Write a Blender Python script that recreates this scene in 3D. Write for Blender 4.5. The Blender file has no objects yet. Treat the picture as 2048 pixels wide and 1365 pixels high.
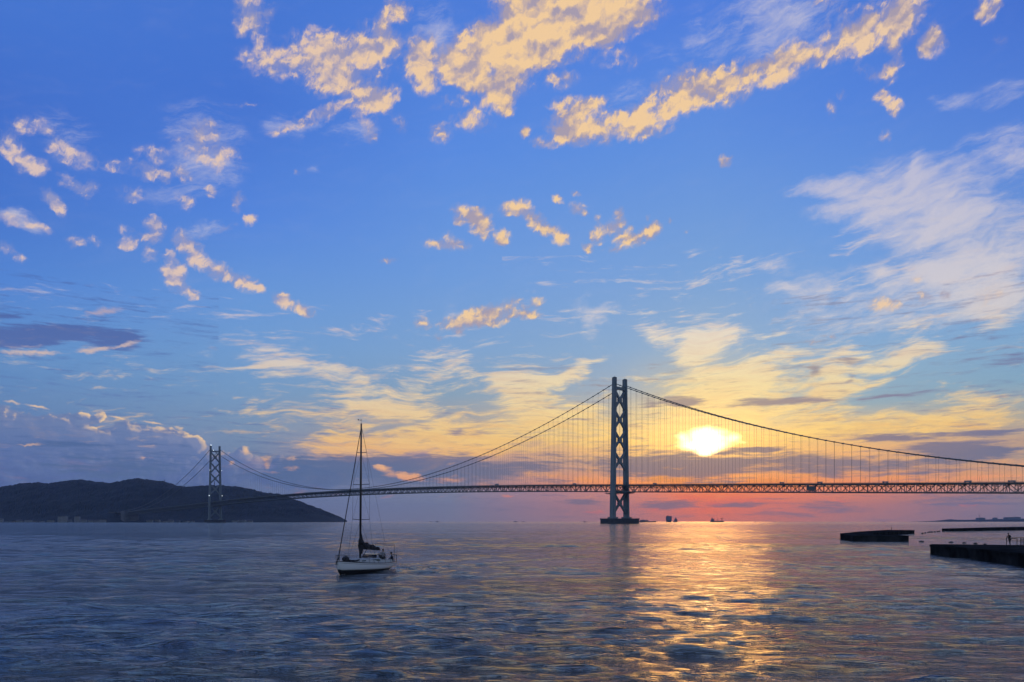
import bpy, bmesh, math, random
import numpy as np
from mathutils import Vector, Matrix, Euler

R = math.radians
F = 1517.0           # focal length of the photograph in its own pixels (2048 wide)
HZ = 1043.0          # the photograph's horizon row
EYE = 4.8            # eye height over the water, metres
scene = bpy.context.scene

# ------------------------------------------------------------------ camera
cd = bpy.data.cameras.new("camera")
cam = bpy.data.objects.new("camera", cd)
scene.collection.objects.link(cam)
cam.location = (0, 0, EYE)
cam.rotation_euler = (R(90), 0, 0)
cd.sensor_width = 36.0
cd.lens = 36.0 * F / 2048.0
cd.shift_y = 0.1761
cd.clip_start = 0.3
cd.clip_end = 90000
scene.camera = cam

scene.view_settings.view_transform = 'Standard'
scene.view_settings.look = 'None'
scene.view_settings.exposure = 0
scene.view_settings.gamma = 1
scene.cycles.max_bounces = 6
scene.cycles.volume_bounces = 0
scene.cycles.transparent_max_bounces = 6
scene.cycles.sample_clamp_indirect = 6.0
scene.cycles.use_denoising = True

SUN_AZ = math.atan2(1408 - 1024, F)                       # to the right of straight ahead
SUN_EL = math.atan((HZ - 884) / F * math.cos(SUN_AZ))

# ------------------------------------------------------------------ node helpers
def lin(c):
    o = []
    for v in c[:3]:
        v = v / 255.0
        o.append(v / 12.92 if v <= 0.04045 else ((v + 0.055) / 1.055) ** 2.4)
    return (*o, 1.0)

class G:
    """small wrapper that writes node networks as expressions"""
    def __init__(s, nt):
        s.nt = nt
    def n(s, t, **k):
        nd = s.nt.nodes.new(t)
        for a, b in k.items():
            setattr(nd, a, b)
        return nd
    def put(s, sock, v):
        if isinstance(v, bpy.types.NodeSocket):
            s.nt.links.new(v, sock)
        else:
            sock.default_value = v
    def m(s, op, a, b=None, c=None, clamp=False):
        nd = s.n('ShaderNodeMath', operation=op, use_clamp=clamp)
        s.put(nd.inputs[0], a)
        if b is not None: s.put(nd.inputs[1], b)
        if c is not None: s.put(nd.inputs[2], c)
        return nd.outputs[0]
    def v(s, op, a, b=None, c=None):
        nd = s.n('ShaderNodeVectorMath', operation=op)
        s.put(nd.inputs[0], a)
        if b is not None: s.put(nd.inputs[3 if op == 'SCALE' else 1], b)
        if c is not None: s.put(nd.inputs[2], c)
        return nd.outputs['Value' if op in ('LENGTH', 'DOT_PRODUCT', 'DISTANCE') else 'Vector']
    def comb(s, x=0.0, y=0.0, z=0.0):
        nd = s.n('ShaderNodeCombineXYZ')
        for i, q in enumerate((x, y, z)): s.put(nd.inputs[i], q)
        return nd.outputs[0]
    def sep(s, v):
        nd = s.n('ShaderNodeSeparateXYZ'); s.put(nd.inputs[0], v)
        return nd.outputs
    def rng(s, v, a, b, lo=0.0, hi=1.0, kind='LINEAR'):
        nd = s.n('ShaderNodeMapRange', interpolation_type=kind)
        s.put(nd.inputs[0], v)
        for i, q in ((1, a), (2, b), (3, lo), (4, hi)): s.put(nd.inputs[i], q)
        return nd.outputs[0]
    def mp(s, v, loc=(0, 0, 0), rot=(0, 0, 0), sc=(1, 1, 1), kind='TEXTURE'):
        nd = s.n('ShaderNodeMapping', vector_type=kind)
        s.put(nd.inputs[0], v)
        nd.inputs[1].default_value = loc; nd.inputs[2].default_value = rot; nd.inputs[3].default_value = sc
        return nd.outputs[0]
    def noise(s, v, scale=1.0, det=4.0, rough=0.5, dist=0.0, dim='3D', lac=2.0, color=False):
        nd = s.n('ShaderNodeTexNoise', noise_dimensions=dim)
        s.put(nd.inputs['Vector'], v)
        for k, q in (('Scale', scale), ('Detail', det), ('Roughness', rough), ('Distortion', dist), ('Lacunarity', lac)):
            s.put(nd.inputs[k], q)
        return nd.outputs['Color' if color else 'Fac']
    def mix(s, f, a, b, blend='MIX'):
        nd = s.n('ShaderNodeMix', data_type='RGBA', blend_type=blend, clamp_factor=True)
        s.put(nd.inputs[0], f); s.put(nd.inputs[6], a); s.put(nd.inputs[7], b)
        return nd.outputs[2]
    def ramp(s, f, stops, interp='LINEAR'):
        nd = s.n('ShaderNodeValToRGB')
        cr = nd.color_ramp; cr.interpolation = interp
        while len(cr.elements) > 1: cr.elements.remove(cr.elements[0])
        stops = sorted(stops)
        cr.elements[0].position = stops[0][0]; cr.elements[0].color = stops[0][1]
        for p, c in stops[1:]:
            e = cr.elements.new(min(1, max(0, p))); e.color = c
        s.put(nd.inputs[0], f)
        return nd.outputs[0]

# ------------------------------------------------------------------ sky
def sky_pt(x, y):
    """direction of a photograph point as (azimuth, elevation), in units of 1/1517 radian"""
    az = math.atan((x - 1024) / F)
    el = math.atan((HZ - y) / F * math.cos(az))
    return az * F, el * F

COLS = [
 (0,    [(0,(70,118,208)),(200,(66,112,203)),(420,(72,120,206)),(560,(84,134,212)),(700,(98,144,200)),(800,(100,136,184)),(870,(94,122,174)),(930,(86,108,166)),(985,(88,106,160)),(1043,(92,100,148))]),
 (500,  [(0,(70,118,209)),(200,(69,117,209)),(430,(84,134,220)),(600,(104,152,216)),(700,(112,156,208)),(780,(116,154,196)),(850,(122,148,180)),(910,(116,136,168)),(950,(100,120,164)),(990,(104,122,162)),(1043,(108,120,150))]),
 (900,  [(0,(75,124,216)),(300,(86,138,224)),(550,(106,154,220)),(700,(122,162,208)),(790,(132,160,186)),(860,(170,160,156)),(910,(190,150,145)),(950,(128,132,156)),(1000,(120,128,156)),(1043,(122,124,148))]),
 (1230, [(0,(76,124,220)),(300,(90,142,223)),(550,(112,158,218)),(700,(128,166,206)),(780,(148,168,188)),(850,(205,185,145)),(900,(238,184,118)),(935,(208,152,122)),(968,(250,145,80)),(985,(196,124,124)),(1015,(186,120,118)),(1043,(170,118,122))]),
 (1415, [(0,(78,126,220)),(300,(94,144,222)),(550,(114,160,216)),(690,(140,172,204)),(770,(190,186,165)),(830,(245,212,135)),(890,(255,200,95)),(925,(235,160,100)),(965,(255,142,52)),(985,(255,116,58)),(1020,(250,108,60)),(1043,(230,114,84))]),
 (1700, [(0,(72,122,214)),(200,(80,131,220)),(450,(102,152,222)),(650,(120,164,214)),(740,(134,172,202)),(810,(140,168,184)),(860,(225,188,130)),(900,(240,180,120)),(940,(228,156,106)),(970,(245,140,88)),(990,(222,126,102)),(1015,(200,122,108)),(1043,(182,120,116))]),
 (2048, [(0,(68,114,208)),(300,(86,134,218)),(500,(112,152,212)),(650,(122,166,210)),(760,(128,166,194)),(830,(170,168,160)),(880,(190,158,138)),(920,(170,148,138)),(952,(228,162,112)),(985,(152,130,138)),(1043,(126,120,138))]),
]

# veil of high thin cloud, gold towards the sun
VEIL = [
 (480,720,580,745,22,.75),(540,745,680,760,20,.7),(620,760,760,790,24,.7),(700,790,900,810,30,.8),
 (760,740,900,735,22,.45),(840,700,960,745,20,.4),(600,805,820,830,12,.75),(520,830,690,832,9,.8),(650,850,1100,850,40,.85),
 (640,870,760,870,22,.9),(800,880,1180,885,24,.9),(1000,800,1140,840,34,.7),(1000,790,1060,760,26,.9),(980,765,1100,762,10,.8),
 (1060,765,1175,730,13,1.0),(1120,722,1225,715,5,.9),(930,735,1100,790,30,.35),(600,900,1000,905,16,.9),(530,868,590,868,4,.8),
 (1080,850,1210,855,30,.9),(1120,820,1215,800,14,.8),(1190,790,1220,780,10,.6),(1160,885,1300,890,30,.9),
 (1250,665,1330,670,16,.9),(1300,680,1480,680,26,1.3),(1330,700,1430,715,16,1.0),(1400,665,1500,672,10,.6),
 (1330,775,1600,765,24,1.1),(1400,750,1560,735,22,.8),(1500,720,1640,720,14,.7),(1580,760,1760,750,26,1.0),(1620,715,1720,715,16,.8),
 (1700,750,1935,703,11,1.1),(1300,800,1560,800,34,1.0),(1560,800,1720,800,28,.9),(1300,840,1650,840,30,.9),
 (1640,790,1900,700,18,.5),(1600,860,1900,850,22,.9),(1760,870,2060,870,20,.8),(1830,830,2060,820,22,.9),(1880,800,2060,795,14,.7),
 (1500,880,1700,870,24,.8),(1250,900,1700,908,14,.7),(1950,670,2060,650,12,1.0),(1990,640,2060,630,8,.8),(1780,665,1900,650,20,.55),
 (1230,850,1350,860,40,.8),(440,918,560,935,12,.5),(560,905,760,912,9,.6),(850,930,1000,905,12,.4),
]
# pale cirrus sheets
CIRR = [
 (1560,388,1760,360,12,.8),(1620,380,1800,400,22,.8),(1700,400,1950,400,50,.9),(1740,370,1860,330,22,.5),(1820,380,1850,300,9,.7),
 (1800,440,2060,430,60,.7),(1900,330,2080,300,26,.6),(1600,435,1730,425,12,.7),(1700,450,1800,470,24,.5),
 (1780,520,2080,500,60,.6),(1730,545,1780,543,9,1.1),(1770,545,1900,535,12,.7),(1820,570,1940,530,9,.7),(1500,545,1580,540,10,.8),(1530,578,1610,572,7,.7),
 (1560,620,1720,570,40,.55),(1600,650,1760,640,30,.4),(1750,600,2060,560,40,.5),(1860,620,2060,600,30,.5),(1780,660,1900,640,18,.5),
 (1900,560,2080,520,50,.5),(1960,620,2080,600,34,.5),(1700,600,1860,640,36,.35),(2000,300,2090,290,30,.4),
 (1960,200,2080,190,16,.45),(1850,215,1960,205,12,.4),(1850,205,1880,215,9,.3),
 (1110,605,1200,635,9,.6),(1160,630,1235,615,8,.6),(1160,640,1170,670,9,.3),(1130,610,1170,600,8,.3),
 (410,710,450,716,6,.4),(520,260,640,240,16,.5),(640,250,760,262,18,.45),(360,270,470,330,46,.55),(330,320,480,350,20,.4),(620,350,640,345,6,.3),
 (900,610,910,640,10,.25),(300,390,480,370,12,.35),(470,455,350,475,8,.5),(1450,25,1620,20,46,.55),(1560,40,1700,70,36,.6),(1380,45,1440,100,26,.45),(1500,80,1600,110,22,.35),
 (0,420,90,455,12,.4),(90,250,180,300,34,.35),(860,40,880,90,34,.55),(880,70,930,110,26,.4),(700,80,820,70,18,.3),(1230,190,1300,195,18,.35),(1300,100,1360,140,24,.25),
 (160,835,200,870,24,.5),(200,870,400,880,26,.45),(130,900,420,910,20,.35),(0,830,120,850,18,.25),(470,715,560,725,14,.4),(1530,640,1560,630,5,.5),(1400,690,1480,700,30,.2),
]
# lumpy patches lit cream and peach by the low sun
ALTO = [
 (485,20,530,30,30,.9),(490,60,470,55,10,.8),(540,15,545,30,12,.5),
 (480,115,600,128,22,1.0),(560,105,720,90,24,1.0),(600,140,760,130,34,1.1),(700,80,790,95,24,.9),(640,160,700,165,14,.8),
 (760,75,800,95,14,.7),(450,72,610,76,3,.1),(750,50,780,45,11,.9),(770,20,820,20,14,1.2),
 (830,100,850,120,26,.9),(830,150,860,165,20,.9),(800,80,900,95,14,.5),(860,170,880,175,14,.4),
 (890,130,1010,90,34,1.5),(890,120,905,165,14,1.0),(950,75,985,70,14,1.0),(1000,110,1060,80,26,1.2),(1010,130,1060,150,30,.7),
 (990,5,1300,10,42,1.6),(1010,40,1180,40,46,1.6),(1180,40,1330,10,26,.9),(1060,80,1110,120,34,.8),(960,160,1050,150,26,.7),
 (970,185,1020,200,22,1.0),(1000,215,1030,215,12,.9),(900,160,980,175,12,.5),
 (800,140,900,120,22,.7),(900,150,980,160,16,.7),(1040,110,1120,70,24,.8),(1150,110,1240,60,16,.45),(1180,130,1290,120,12,.35),(560,255,620,245,7,.5),(520,268,600,258,6,.35),(1640,70,1740,40,22,.6),(1860,40,1890,90,9,.6),(1700,120,1760,160,8,.4),
 (600,245,700,205,9,.9),(680,215,800,180,15,.95),(740,205,790,200,14,.7),(700,235,760,245,8,.5),(720,255,760,275,10,.6),(790,235,810,260,10,.55),
 (860,262,900,272,13,.65),(900,240,990,245,12,.7),(860,215,930,200,9,.45),(920,200,960,225,10,.4),
 (1095,235,1200,240,26,1.2),(1190,250,1355,250,18,1.2),(1100,265,1250,270,14,.8),(1140,210,1230,210,12,.7),(1040,268,1060,262,7,.8),(1060,285,1125,290,7,.9),
 (1090,165,1160,155,10,.6),(1120,145,1150,155,6,.4),(1250,215,1350,225,12,.6),
 (1300,190,1440,165,26,1.15),(1330,215,1400,210,14,.7),(1400,180,1520,150,26,1.15),(1500,150,1620,115,24,1.15),(1600,115,1720,95,14,1.0),(1560,105,1620,100,16,.7),
 (1200,60,1220,75,16,1.0),(1225,105,1260,100,6,.3),
 (1690,90,1760,50,20,.8),(1720,60,1860,10,34,.7),(1780,30,1840,20,26,.8),(1790,45,1800,60,22,.6),(1850,80,1880,100,15,.9),(1840,110,1865,60,9,.6),(1720,90,1740,95,14,.7),
 (1780,95,1800,90,14,.7),(1760,150,1810,120,8,.7),(1770,160,1790,150,9,.6),(1780,205,1800,225,11,.9),(1752,190,1775,200,9,.8),(1960,30,1985,10,16,1.0),(1990,0,2010,0,10,.7),
 (1655,205,1670,235,8,.5),(1680,185,1690,190,8,.4),(1762,272,1785,266,6,.7),(1990,75,2010,85,6,.3),(1610,0,1690,10,18,.4),
 (1438,320,1462,322,8,.75),(1445,335,1440,325,4,.5),
 (905,420,960,435,10,1.0),(930,430,990,440,10,.9),(940,450,985,465,13,.9),(905,440,930,448,5,.7),(995,470,1020,478,9,1.0),(985,488,1015,480,5,.8),
 (840,488,890,492,5,.8),(870,490,940,488,8,1.0),(900,465,890,475,8,.5),(1000,425,1060,405,9,.9),(1030,415,1075,430,10,.9),(1060,440,1100,462,11,1.0),(1085,462,1130,463,7,1.0),(1105,482,1140,475,8,1.3),
 (1105,395,1125,402,6,.9),(1140,412,1175,420,8,1.0),(1170,430,1172,425,4,.7),(1190,435,1200,440,5,.7),(1180,480,1215,455,10,1.1),(1210,455,1250,445,8,1.0),(1225,430,1245,425,6,.8),
 (1225,475,1290,480,10,1.3),(1285,460,1315,470,8,1.1),(1300,455,1322,455,7,1.0),(1165,490,1185,502,6,1.2),(1205,498,1255,500,4,.8),(1255,455,1270,452,4,.7),(1180,465,1185,480,4,.6),(1335,445,1350,442,3,.5),(1140,380,1165,388,3,.5),(1290,437,1300,435,3,.5),(1370,460,1378,460,3,.4),(750,520,800,518,3,.45),
 (830,642,860,650,7,1.0),(870,650,960,638,9,1.1),(920,635,1030,625,13,1.3),(1020,630,1085,628,5,1.2),(1000,605,1050,600,8,.6),(1060,610,1090,600,8,.8),(1040,615,1060,618,5,.5),(930,650,1010,648,5,.8),(870,672,885,678,6,.6),(900,665,930,662,5,.3),
 (0,270,40,310,16,.8),(30,310,60,345,14,.7),(50,330,110,340,10,.8),(10,245,90,260,14,.5),(60,240,150,300,12,.55),(90,300,190,320,14,.65),(130,290,150,305,9,.4),(160,310,190,325,8,.5),
 (85,385,120,410,11,1.1),(110,410,130,425,8,1.0),(120,355,160,385,12,.7),(150,380,195,370,10,.7),(170,390,182,410,7,.5),(45,320,90,360,8,.5),
 (0,430,60,450,9,.7),(50,445,110,465,6,.7),(135,480,170,488,9,1.1),(178,475,200,485,7,.7),(0,490,25,500,8,.7),(25,510,60,520,6,.7),(15,445,30,455,6,.5),
 (200,330,240,335,8,.6),(230,335,330,330,10,.5),(270,300,340,310,10,.55),(270,350,340,345,8,.6),(230,380,300,390,9,.5),(230,400,290,395,5,.5),(320,365,350,350,6,.5),
 (355,340,385,352,9,1.1),(340,290,440,280,26,.45),(400,300,480,320,26,.45),(370,260,450,255,14,.5),(410,380,435,384,8,.9),(355,395,385,410,11,.7),(470,385,485,405,9,.65),(465,412,480,420,6,.5),
 (295,450,322,455,13,1.2),(305,435,315,445,8,.9),(240,484,272,486,8,1.2),(275,470,320,480,7,.9),(285,492,300,498,5,.7),(285,515,320,510,9,.7),(235,455,270,465,6,.5),(330,545,350,550,6,.4),
 (350,470,375,490,13,1.1),(370,490,410,530,13,1.1),(405,530,470,555,11,1.1),(465,555,520,580,11,1.0),(515,575,530,585,5,.9),(335,505,350,525,8,.9),(330,545,370,575,14,.9),(350,530,360,560,14,.9),(365,580,395,595,8,1.0),
 (485,442,512,434,6,1.0),(430,465,480,450,4,.5),(380,470,430,470,6,.4),(545,598,580,608,10,1.0),(580,610,630,628,7,.9),(600,620,615,632,6,.7),(560,590,575,595,5,.6),
 (590,340,600,348,4,.5),(225,580,250,582,2.5,.4),(430,208,560,208,2.5,.3),
 (1735,605,1800,615,11,.7),(1840,600,1870,595,9,.7),(1885,590,1905,588,7,.7),(1610,686,1640,684,4,.7),(1660,676,1672,678,4,.6),(1830,588,1860,590,5,.3),(1950,595,2040,600,24,.35),(1820,560,1850,555,6,.4),
]
# grey-violet bars low over the sea
DARK = [
 (-80,672,200,664,15,1.1),(60,662,300,668,11,.9),(-60,690,120,684,10,.7),(-40,632,80,630,5,.8),(180,690,290,678,12,.6),(120,640,260,625,8,.15),
 (0,888,260,890,4,.8),(0,960,400,950,40,.35),(100,930,420,940,22,.3),(240,862,370,864,3,.4),
 (560,935,820,935,17,.9),(700,925,1010,930,15,1.1),(740,950,1000,955,14,.6),(480,950,700,960,18,.8),(880,945,1120,940,12,.7),(540,920,620,925,14,.5),(1000,925,1180,925,9,.6),
 (1040,965,1180,962,5,.4),(560,965,1000,965,10,.4),(900,915,960,918,3,.5),
 (1150,925,1400,925,20,.8),(1240,945,1560,945,14,.8),(1300,920,1700,925,15,.9),(1540,935,1800,935,13,.6),(1700,930,1960,945,12,.5),
 (1320,799,1425,805,6,1.3),(1270,800,1330,812,6,.6),(1425,807,1700,797,4.2,1.15),(1700,797,1900,781,3.0,.9),(1470,902,1580,900,3,1.0),(1622,742,1645,738,6,.75),(1680,730,1712,722,8,.55),(1688,760,1700,750,5,.4),
 (1670,879,1900,874,4.5,1.15),(1860,872,2060,868,4.5,1.0),(1800,895,2060,905,11,1.2),(1820,915,2060,918,12,.7),(1860,845,2060,860,8,.35),(1640,928,1740,926,4,.6),(1620,950,1700,952,4,.5),
 (1990,715,2060,705,14,.4),(1250,1012,1400,1008,6,.9),(1380,1012,1560,1006,3.5,1.0),(1100,1004,1230,1008,4,.7),(1560,1008,1760,1014,7,.6),(1780,1005,2060,1008,14,.5),(1000,1020,1200,1024,8,.4),(1480,1028,1700,1030,6,.35),(1130,1005,1210,1002,4,.4),
 (1240,850,1300,842,6,.35),(1130,840,1200,842,3,.4),(870,865,940,862,4,.5),(780,862,900,858,3,.3),(500,908,560,912,3,.5),(440,880,500,884,3,.2),(1200,868,1290,862,4,.25),(1250,872,1300,880,3,.35),
]
# sunlit rims and slits between the bars
RIM = [
 (0,803,50,806,2,.8),(45,808,120,824,2,.9),(215,833,255,840,2,.8),(270,841,345,851,2.2,.9),(340,851,385,858,2.6,.8),(0,893,100,890,2,.7),(240,893,370,893,3,.5),(250,880,300,885,5,.35),(150,884,230,882,2.5,.4),
 (482,898,500,902,4,.9),(458,924,466,928,4,.8),(440,900,450,905,4,.5),(280,912,288,918,4,.45),(500,935,560,945,4,.5),(540,918,620,915,4,.5),
 (740,935,790,938,4,1.0),(760,948,860,955,6,1.0),(800,962,980,958,5,.6),(560,940,600,935,4,.5),(640,905,800,908,5,.5),
 (1000,950,1180,945,6,.6),(1120,960,1220,962,5,.9),(1170,935,1220,940,6,.6),
 (1250,962,1420,960,8,.9),(1420,965,1700,968,6,1.1),(1560,950,1680,950,3,.8),(1720,960,1860,955,5,1.0),(1880,958,2060,952,4,.9),(1640,900,1760,902,6,.7),
 (1290,935,1420,938,3,.45),(1500,925,1600,930,3,.5),
 (1270,992,1560,998,6,.8),(1380,1006,1480,1010,3,.7),(1440,1000,1600,1004,4,.8),(1280,1020,1350,1020,3,.6),(1900,1010,2010,1014,2,.6),(1640,1000,1720,1004,3,.6),(1150,1020,1230,1030,5,.4),(990,990,1050,996,3,.5),
 (-20,706,150,706,5,.9),(130,705,215,700,4,.8),(215,702,300,672,3,.8),(170,700,250,692,3,.6),(0,695,120,690,2.5,.7),(140,632,280,612,5,.8),(170,668,210,672,3,.3),
 (1850,880,1940,880,3,.3),(1560,735,1740,730,4,.3),
]
# towering cloud bank low in the south-west
BANK = [(-60,846,60,852,26,1.0),(60,862,120,870,26,.9),(100,858,175,850,20,1.0),(160,836,180,838,8,1.0),(196,832,200,838,9,1.1),(150,868,225,886,15,1.1),(215,862,320,872,17,.9),(300,872,385,882,15,1.1),(380,884,400,892,10,1.1),(200,885,420,895,12,.8),(268,915,285,915,10,.5),(-60,925,480,932,40,1.1),(-60,970,520,972,40,.9),(452,922,480,930,12,.9),(478,908,495,912,10,1.0),(500,925,520,930,12,.9),(548,925,575,932,12,.8),(500,950,700,958,18,.9)]
SUNB = [(1358,884,1470,882,17,1.25),(1390,868,1440,866,11,.9),(1380,896,1440,897,8,.9),(1352,872,1372,880,6,.5),(1450,876,1488,872,5,.45),(1398,904,1420,909,5,.7),(1345,893,1400,893,5,.5),(1440,858,1470,862,4,.3),(1470,886,1500,884,3,.35)]

ELMAX = sky_pt(1024, -250)[1]

SMALL = 0.25
def place(st):
    x0, y0, x1, y1, hw = st[:5]
    w = st[5] if len(st) > 5 else 1.0
    hw *= 1.0 + SMALL * max(0.0, 1.0 - hw / 20.0)
    ax, ay = sky_pt(x0, y0); bx, by = sky_pt(x1, y1)
    cx, cy = (ax + bx) / 2, (ay + by) / 2
    L = math.hypot(bx - ax, by - ay) / 2
    ang = math.atan2(by - ay, bx - ax)
    k = math.cos(math.atan(((x0 + x1) / 2 - 1024) / F)) * math.cos(cy / F)
    rx, ry = L + hw * k * 1.0, hw * k * 1.9
    ex = math.hypot(rx * math.cos(ang), ry * math.sin(ang)); ey = math.hypot(rx * math.sin(ang), ry * math.cos(ang))
    return cx, cy, ang, rx, ry, w, ex, ey

def zone(name, x0, x1, y0, y1):
    """node group: the colour of the western sky for one range of azimuth (x0..x1) and elevation (y0..y1)"""
    nt = bpy.data.node_groups.new(name, 'ShaderNodeTree')
    for nm, ty in (('S', 'NodeSocketVector'), ('near', 'NodeSocketFloat'), ('near2', 'NodeSocketFloat'), ('rs', 'NodeSocketFloat')):
        nt.interface.new_socket(nm, in_out='INPUT', socket_type=ty)
    nt.interface.new_socket('Color', in_out='OUTPUT', socket_type='NodeSocketColor')
    g = G(nt)
    gi = g.n('NodeGroupInput'); go = g.n('NodeGroupOutput')
    S, near, near2, rs = gi.outputs[:4]
    # each cell works from its own copy of the direction, so that Cycles keeps the cells apart
    S = g.v('ADD', S, (1e-3 * (x0 % 97), 1e-3 * (y0 % 89), 0))
    az, ela, _ = g.sep(S)

    def field(strokes, P, mg):
        acc = None
        for st in strokes:
            cx, cy, ang, rx, ry, w, ex, ey = place(st)
            if cx - ex - mg > x1 or cx + ex + mg < x0 or cy - ey - mg * .7 > y1 or cy + ey + mg * .7 < y0: continue
            q = g.mp(P, loc=(cx, cy, 0), rot=(0, 0, ang), sc=(rx, ry, 1))
            gr = g.n('ShaderNodeTexGradient', gradient_type='SPHERICAL')
            g.put(gr.inputs[0], q)
            acc = g.m('MULTIPLY', gr.outputs[1], w) if acc is None else g.m('MULTIPLY_ADD', gr.outputs[1], w, acc)
        return acc
    def hits(strokes, mg):
        for st in strokes:
            cx, cy, ang, rx, ry, w, ex, ey = place(st)
            if not (cx - ex - mg > x1 or cx + ex + mg < x0 or cy - ey - mg * .7 > y1 or cy + ey + mg * .7 < y0): return True
        return False
    def warp(P, size, amt, det=3.0, sq=1.0):
        q = g.mp(P, sc=(size * sq, size, 1))
        c = g.noise(q, det=det, rough=0.55, dim='2D', color=True)
        return g.v('MULTIPLY_ADD', g.v('SUBTRACT', c, (0.5, 0.5, 0.5)), (amt * sq, amt, 0), P)

    elf = g.rng(ela, 0, 620)
    fel = g.m('DIVIDE', ela, ELMAX)
    col = None
    cx = [sky_pt(x, 900)[0] for x, _ in COLS]
    use = [i for i in range(len(COLS)) if not ((i + 1 < len(cx) and cx[i + 1] < x0) or (i > 0 and cx[i - 1] > x1))]
    prev = None
    for i in use:
        r = g.ramp(fel, [(sky_pt(COLS[i][0], y)[1] / ELMAX, lin(c)) for y, c in COLS[i][1]])
        col = r if col is None else g.mix(g.rng(az, prev, cx[i]), col, r)
        prev = cx[i]

    def shape(v, lo, hi, top=1.0):
        return g.rng(v, lo, hi, 0, top, kind='SMOOTHSTEP')
    if hits(CIRR, 30):
        P = warp(warp(S, 190, 46, sq=1.4), 40, 20, sq=1.4, det=5)
        f = field(CIRR, P, 30)
        n = g.noise(g.mp(P, rot=(0, 0, R(9)), sc=(140, 32, 1)), det=8, rough=0.62, dist=0.5, dim='2D')
        n2 = g.noise(g.mp(P, rot=(0, 0, R(12)), sc=(50, 14, 1)), det=8, rough=0.7, dim='2D')
        n = g.m('ADD', g.m('SUBTRACT', n, 0.5), g.m('MULTIPLY', g.m('SUBTRACT', n2, 0.5), 0.75))
        n = g.m('MULTIPLY', n, g.rng(f, 0.0, 0.15, 0.2, 0.9))
        d = shape(g.m('MULTIPLY_ADD', n, 1.9, f), CIRR_T[0], CIRR_T[1], CIRR_T[2])
        c = g.ramp(elf, CIRR_C)
        col = g.mix(d, col, c)
    if hits(VEIL, 50):
        P = warp(warp(S, 260, 70, sq=1.6), 60, 16, sq=1.8)
        f = field(VEIL, P, 50)
        n = g.noise(g.mp(P, rot=(0, 0, R(6)), sc=(170, 34, 1)), det=7, rough=0.6, dist=0.4, dim='2D')
        n2 = g.noise(g.mp(P, rot=(0, 0, R(3)), sc=(60, 9, 1)), det=7, rough=0.65, dim='2D')
        n = g.m('ADD', g.m('SUBTRACT', n, 0.5), g.m('MULTIPLY', g.m('SUBTRACT', n2, 0.5), 0.8))
        d = shape(g.m('MULTIPLY_ADD', n, 2.5, f), VEIL_T[0], VEIL_T[1], VEIL_T[2])
        c = g.mix(near2, g.ramp(elf, VEIL_FAR), g.ramp(elf, VEIL_NEAR))
        n3 = g.noise(g.mp(P, rot=(0, 0, R(-4)), sc=(120, 13, 1)), det=7, rough=0.66, dim='2D')
        c = g.mix(g.rng(n3, 0.42, 0.7, 0.0, 0.6), c, g.mix(0.8, c, (0.86, 0.70, 0.74, 1), 'MULTIPLY'))
        col = g.mix(d, col, c)
    glow = g.m('EXPONENT', g.m('DIVIDE', rs, -GLOW[0]))
    col = g.mix(1.0, col, g.v('SCALE', (1.0, 0.62, 0.2), g.m('MULTIPLY', glow, GLOW[1])), 'ADD')
    col = g.mix(1.0, col, g.v('SCALE', HALO, near), 'ADD')
    if hits(BANK, 20):
        P = warp(warp(S, 44, 9), 13, 7, det=4)
        f = field(BANK, P, 20)
        f2 = field(BANK, g.v('ADD', P, (9.0, 5.0, 0)), 24)
        n = g.noise(g.mp(P, sc=(26, 20, 1)), det=6, rough=0.58, dim='2D')
        n_b = g.noise(g.mp(g.v('ADD', P, (6.0, 3.0, 0)), sc=(26, 20, 1)), det=6, rough=0.58, dim='2D')
        d = shape(g.m('MULTIPLY_ADD', g.m('SUBTRACT', n, 0.5), 0.4, f), 0.2, 0.36, 0.85)
        df = g.m('MULTIPLY_ADD', g.m('SUBTRACT', n, n_b), 0.9, g.m('SUBTRACT', f, f2))
        lit = g.m('MULTIPLY', shape(df, g.rng(az, sky_pt(0, 850)[0], sky_pt(200, 850)[0], 0.26, 0.10), 0.46), g.m('MULTIPLY', g.rng(f, 0.95, 0.45), g.rng(ela, sky_pt(300, 925)[1], sky_pt(300, 870)[1])))
        c = g.mix(g.rng(n, .35, .7), g.ramp(elf, BANK_C), lin((102, 122, 168)))
        soft = shape(df, -0.05, 0.5, 0.45)
        c = g.mix(soft, c, lin((142, 148, 180)))
        c = g.mix(g.m('MULTIPLY', lit, 0.95), c, lin((248, 210, 160)))
        col = g.mix(d, col, c)
    if hits(DARK, 25):
        P = warp(warp(S, 120, 14, sq=2.5), 30, 7, sq=2.5)
        f = field(DARK, P, 25)
        n = g.noise(g.mp(P, sc=(130, 9, 1)), det=8, rough=0.62, dim='2D')
        n2 = g.noise(g.mp(P, sc=(40, 5, 1)), det=6, rough=0.65, dim='2D')
        n = g.m('MULTIPLY_ADD', g.m('SUBTRACT', n2, 0.5), 0.7, n)
        d = shape(g.m('MULTIPLY_ADD', g.m('SUBTRACT', n, 0.5), 1.5, f), DARK_T[0], DARK_T[1], DARK_T[2])
        c = g.mix(g.m('MULTIPLY', near2, 0.95), g.ramp(elf, DARK_FAR), g.ramp(elf, DARK_NEAR))
        col = g.mix(d, col, c)
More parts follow.
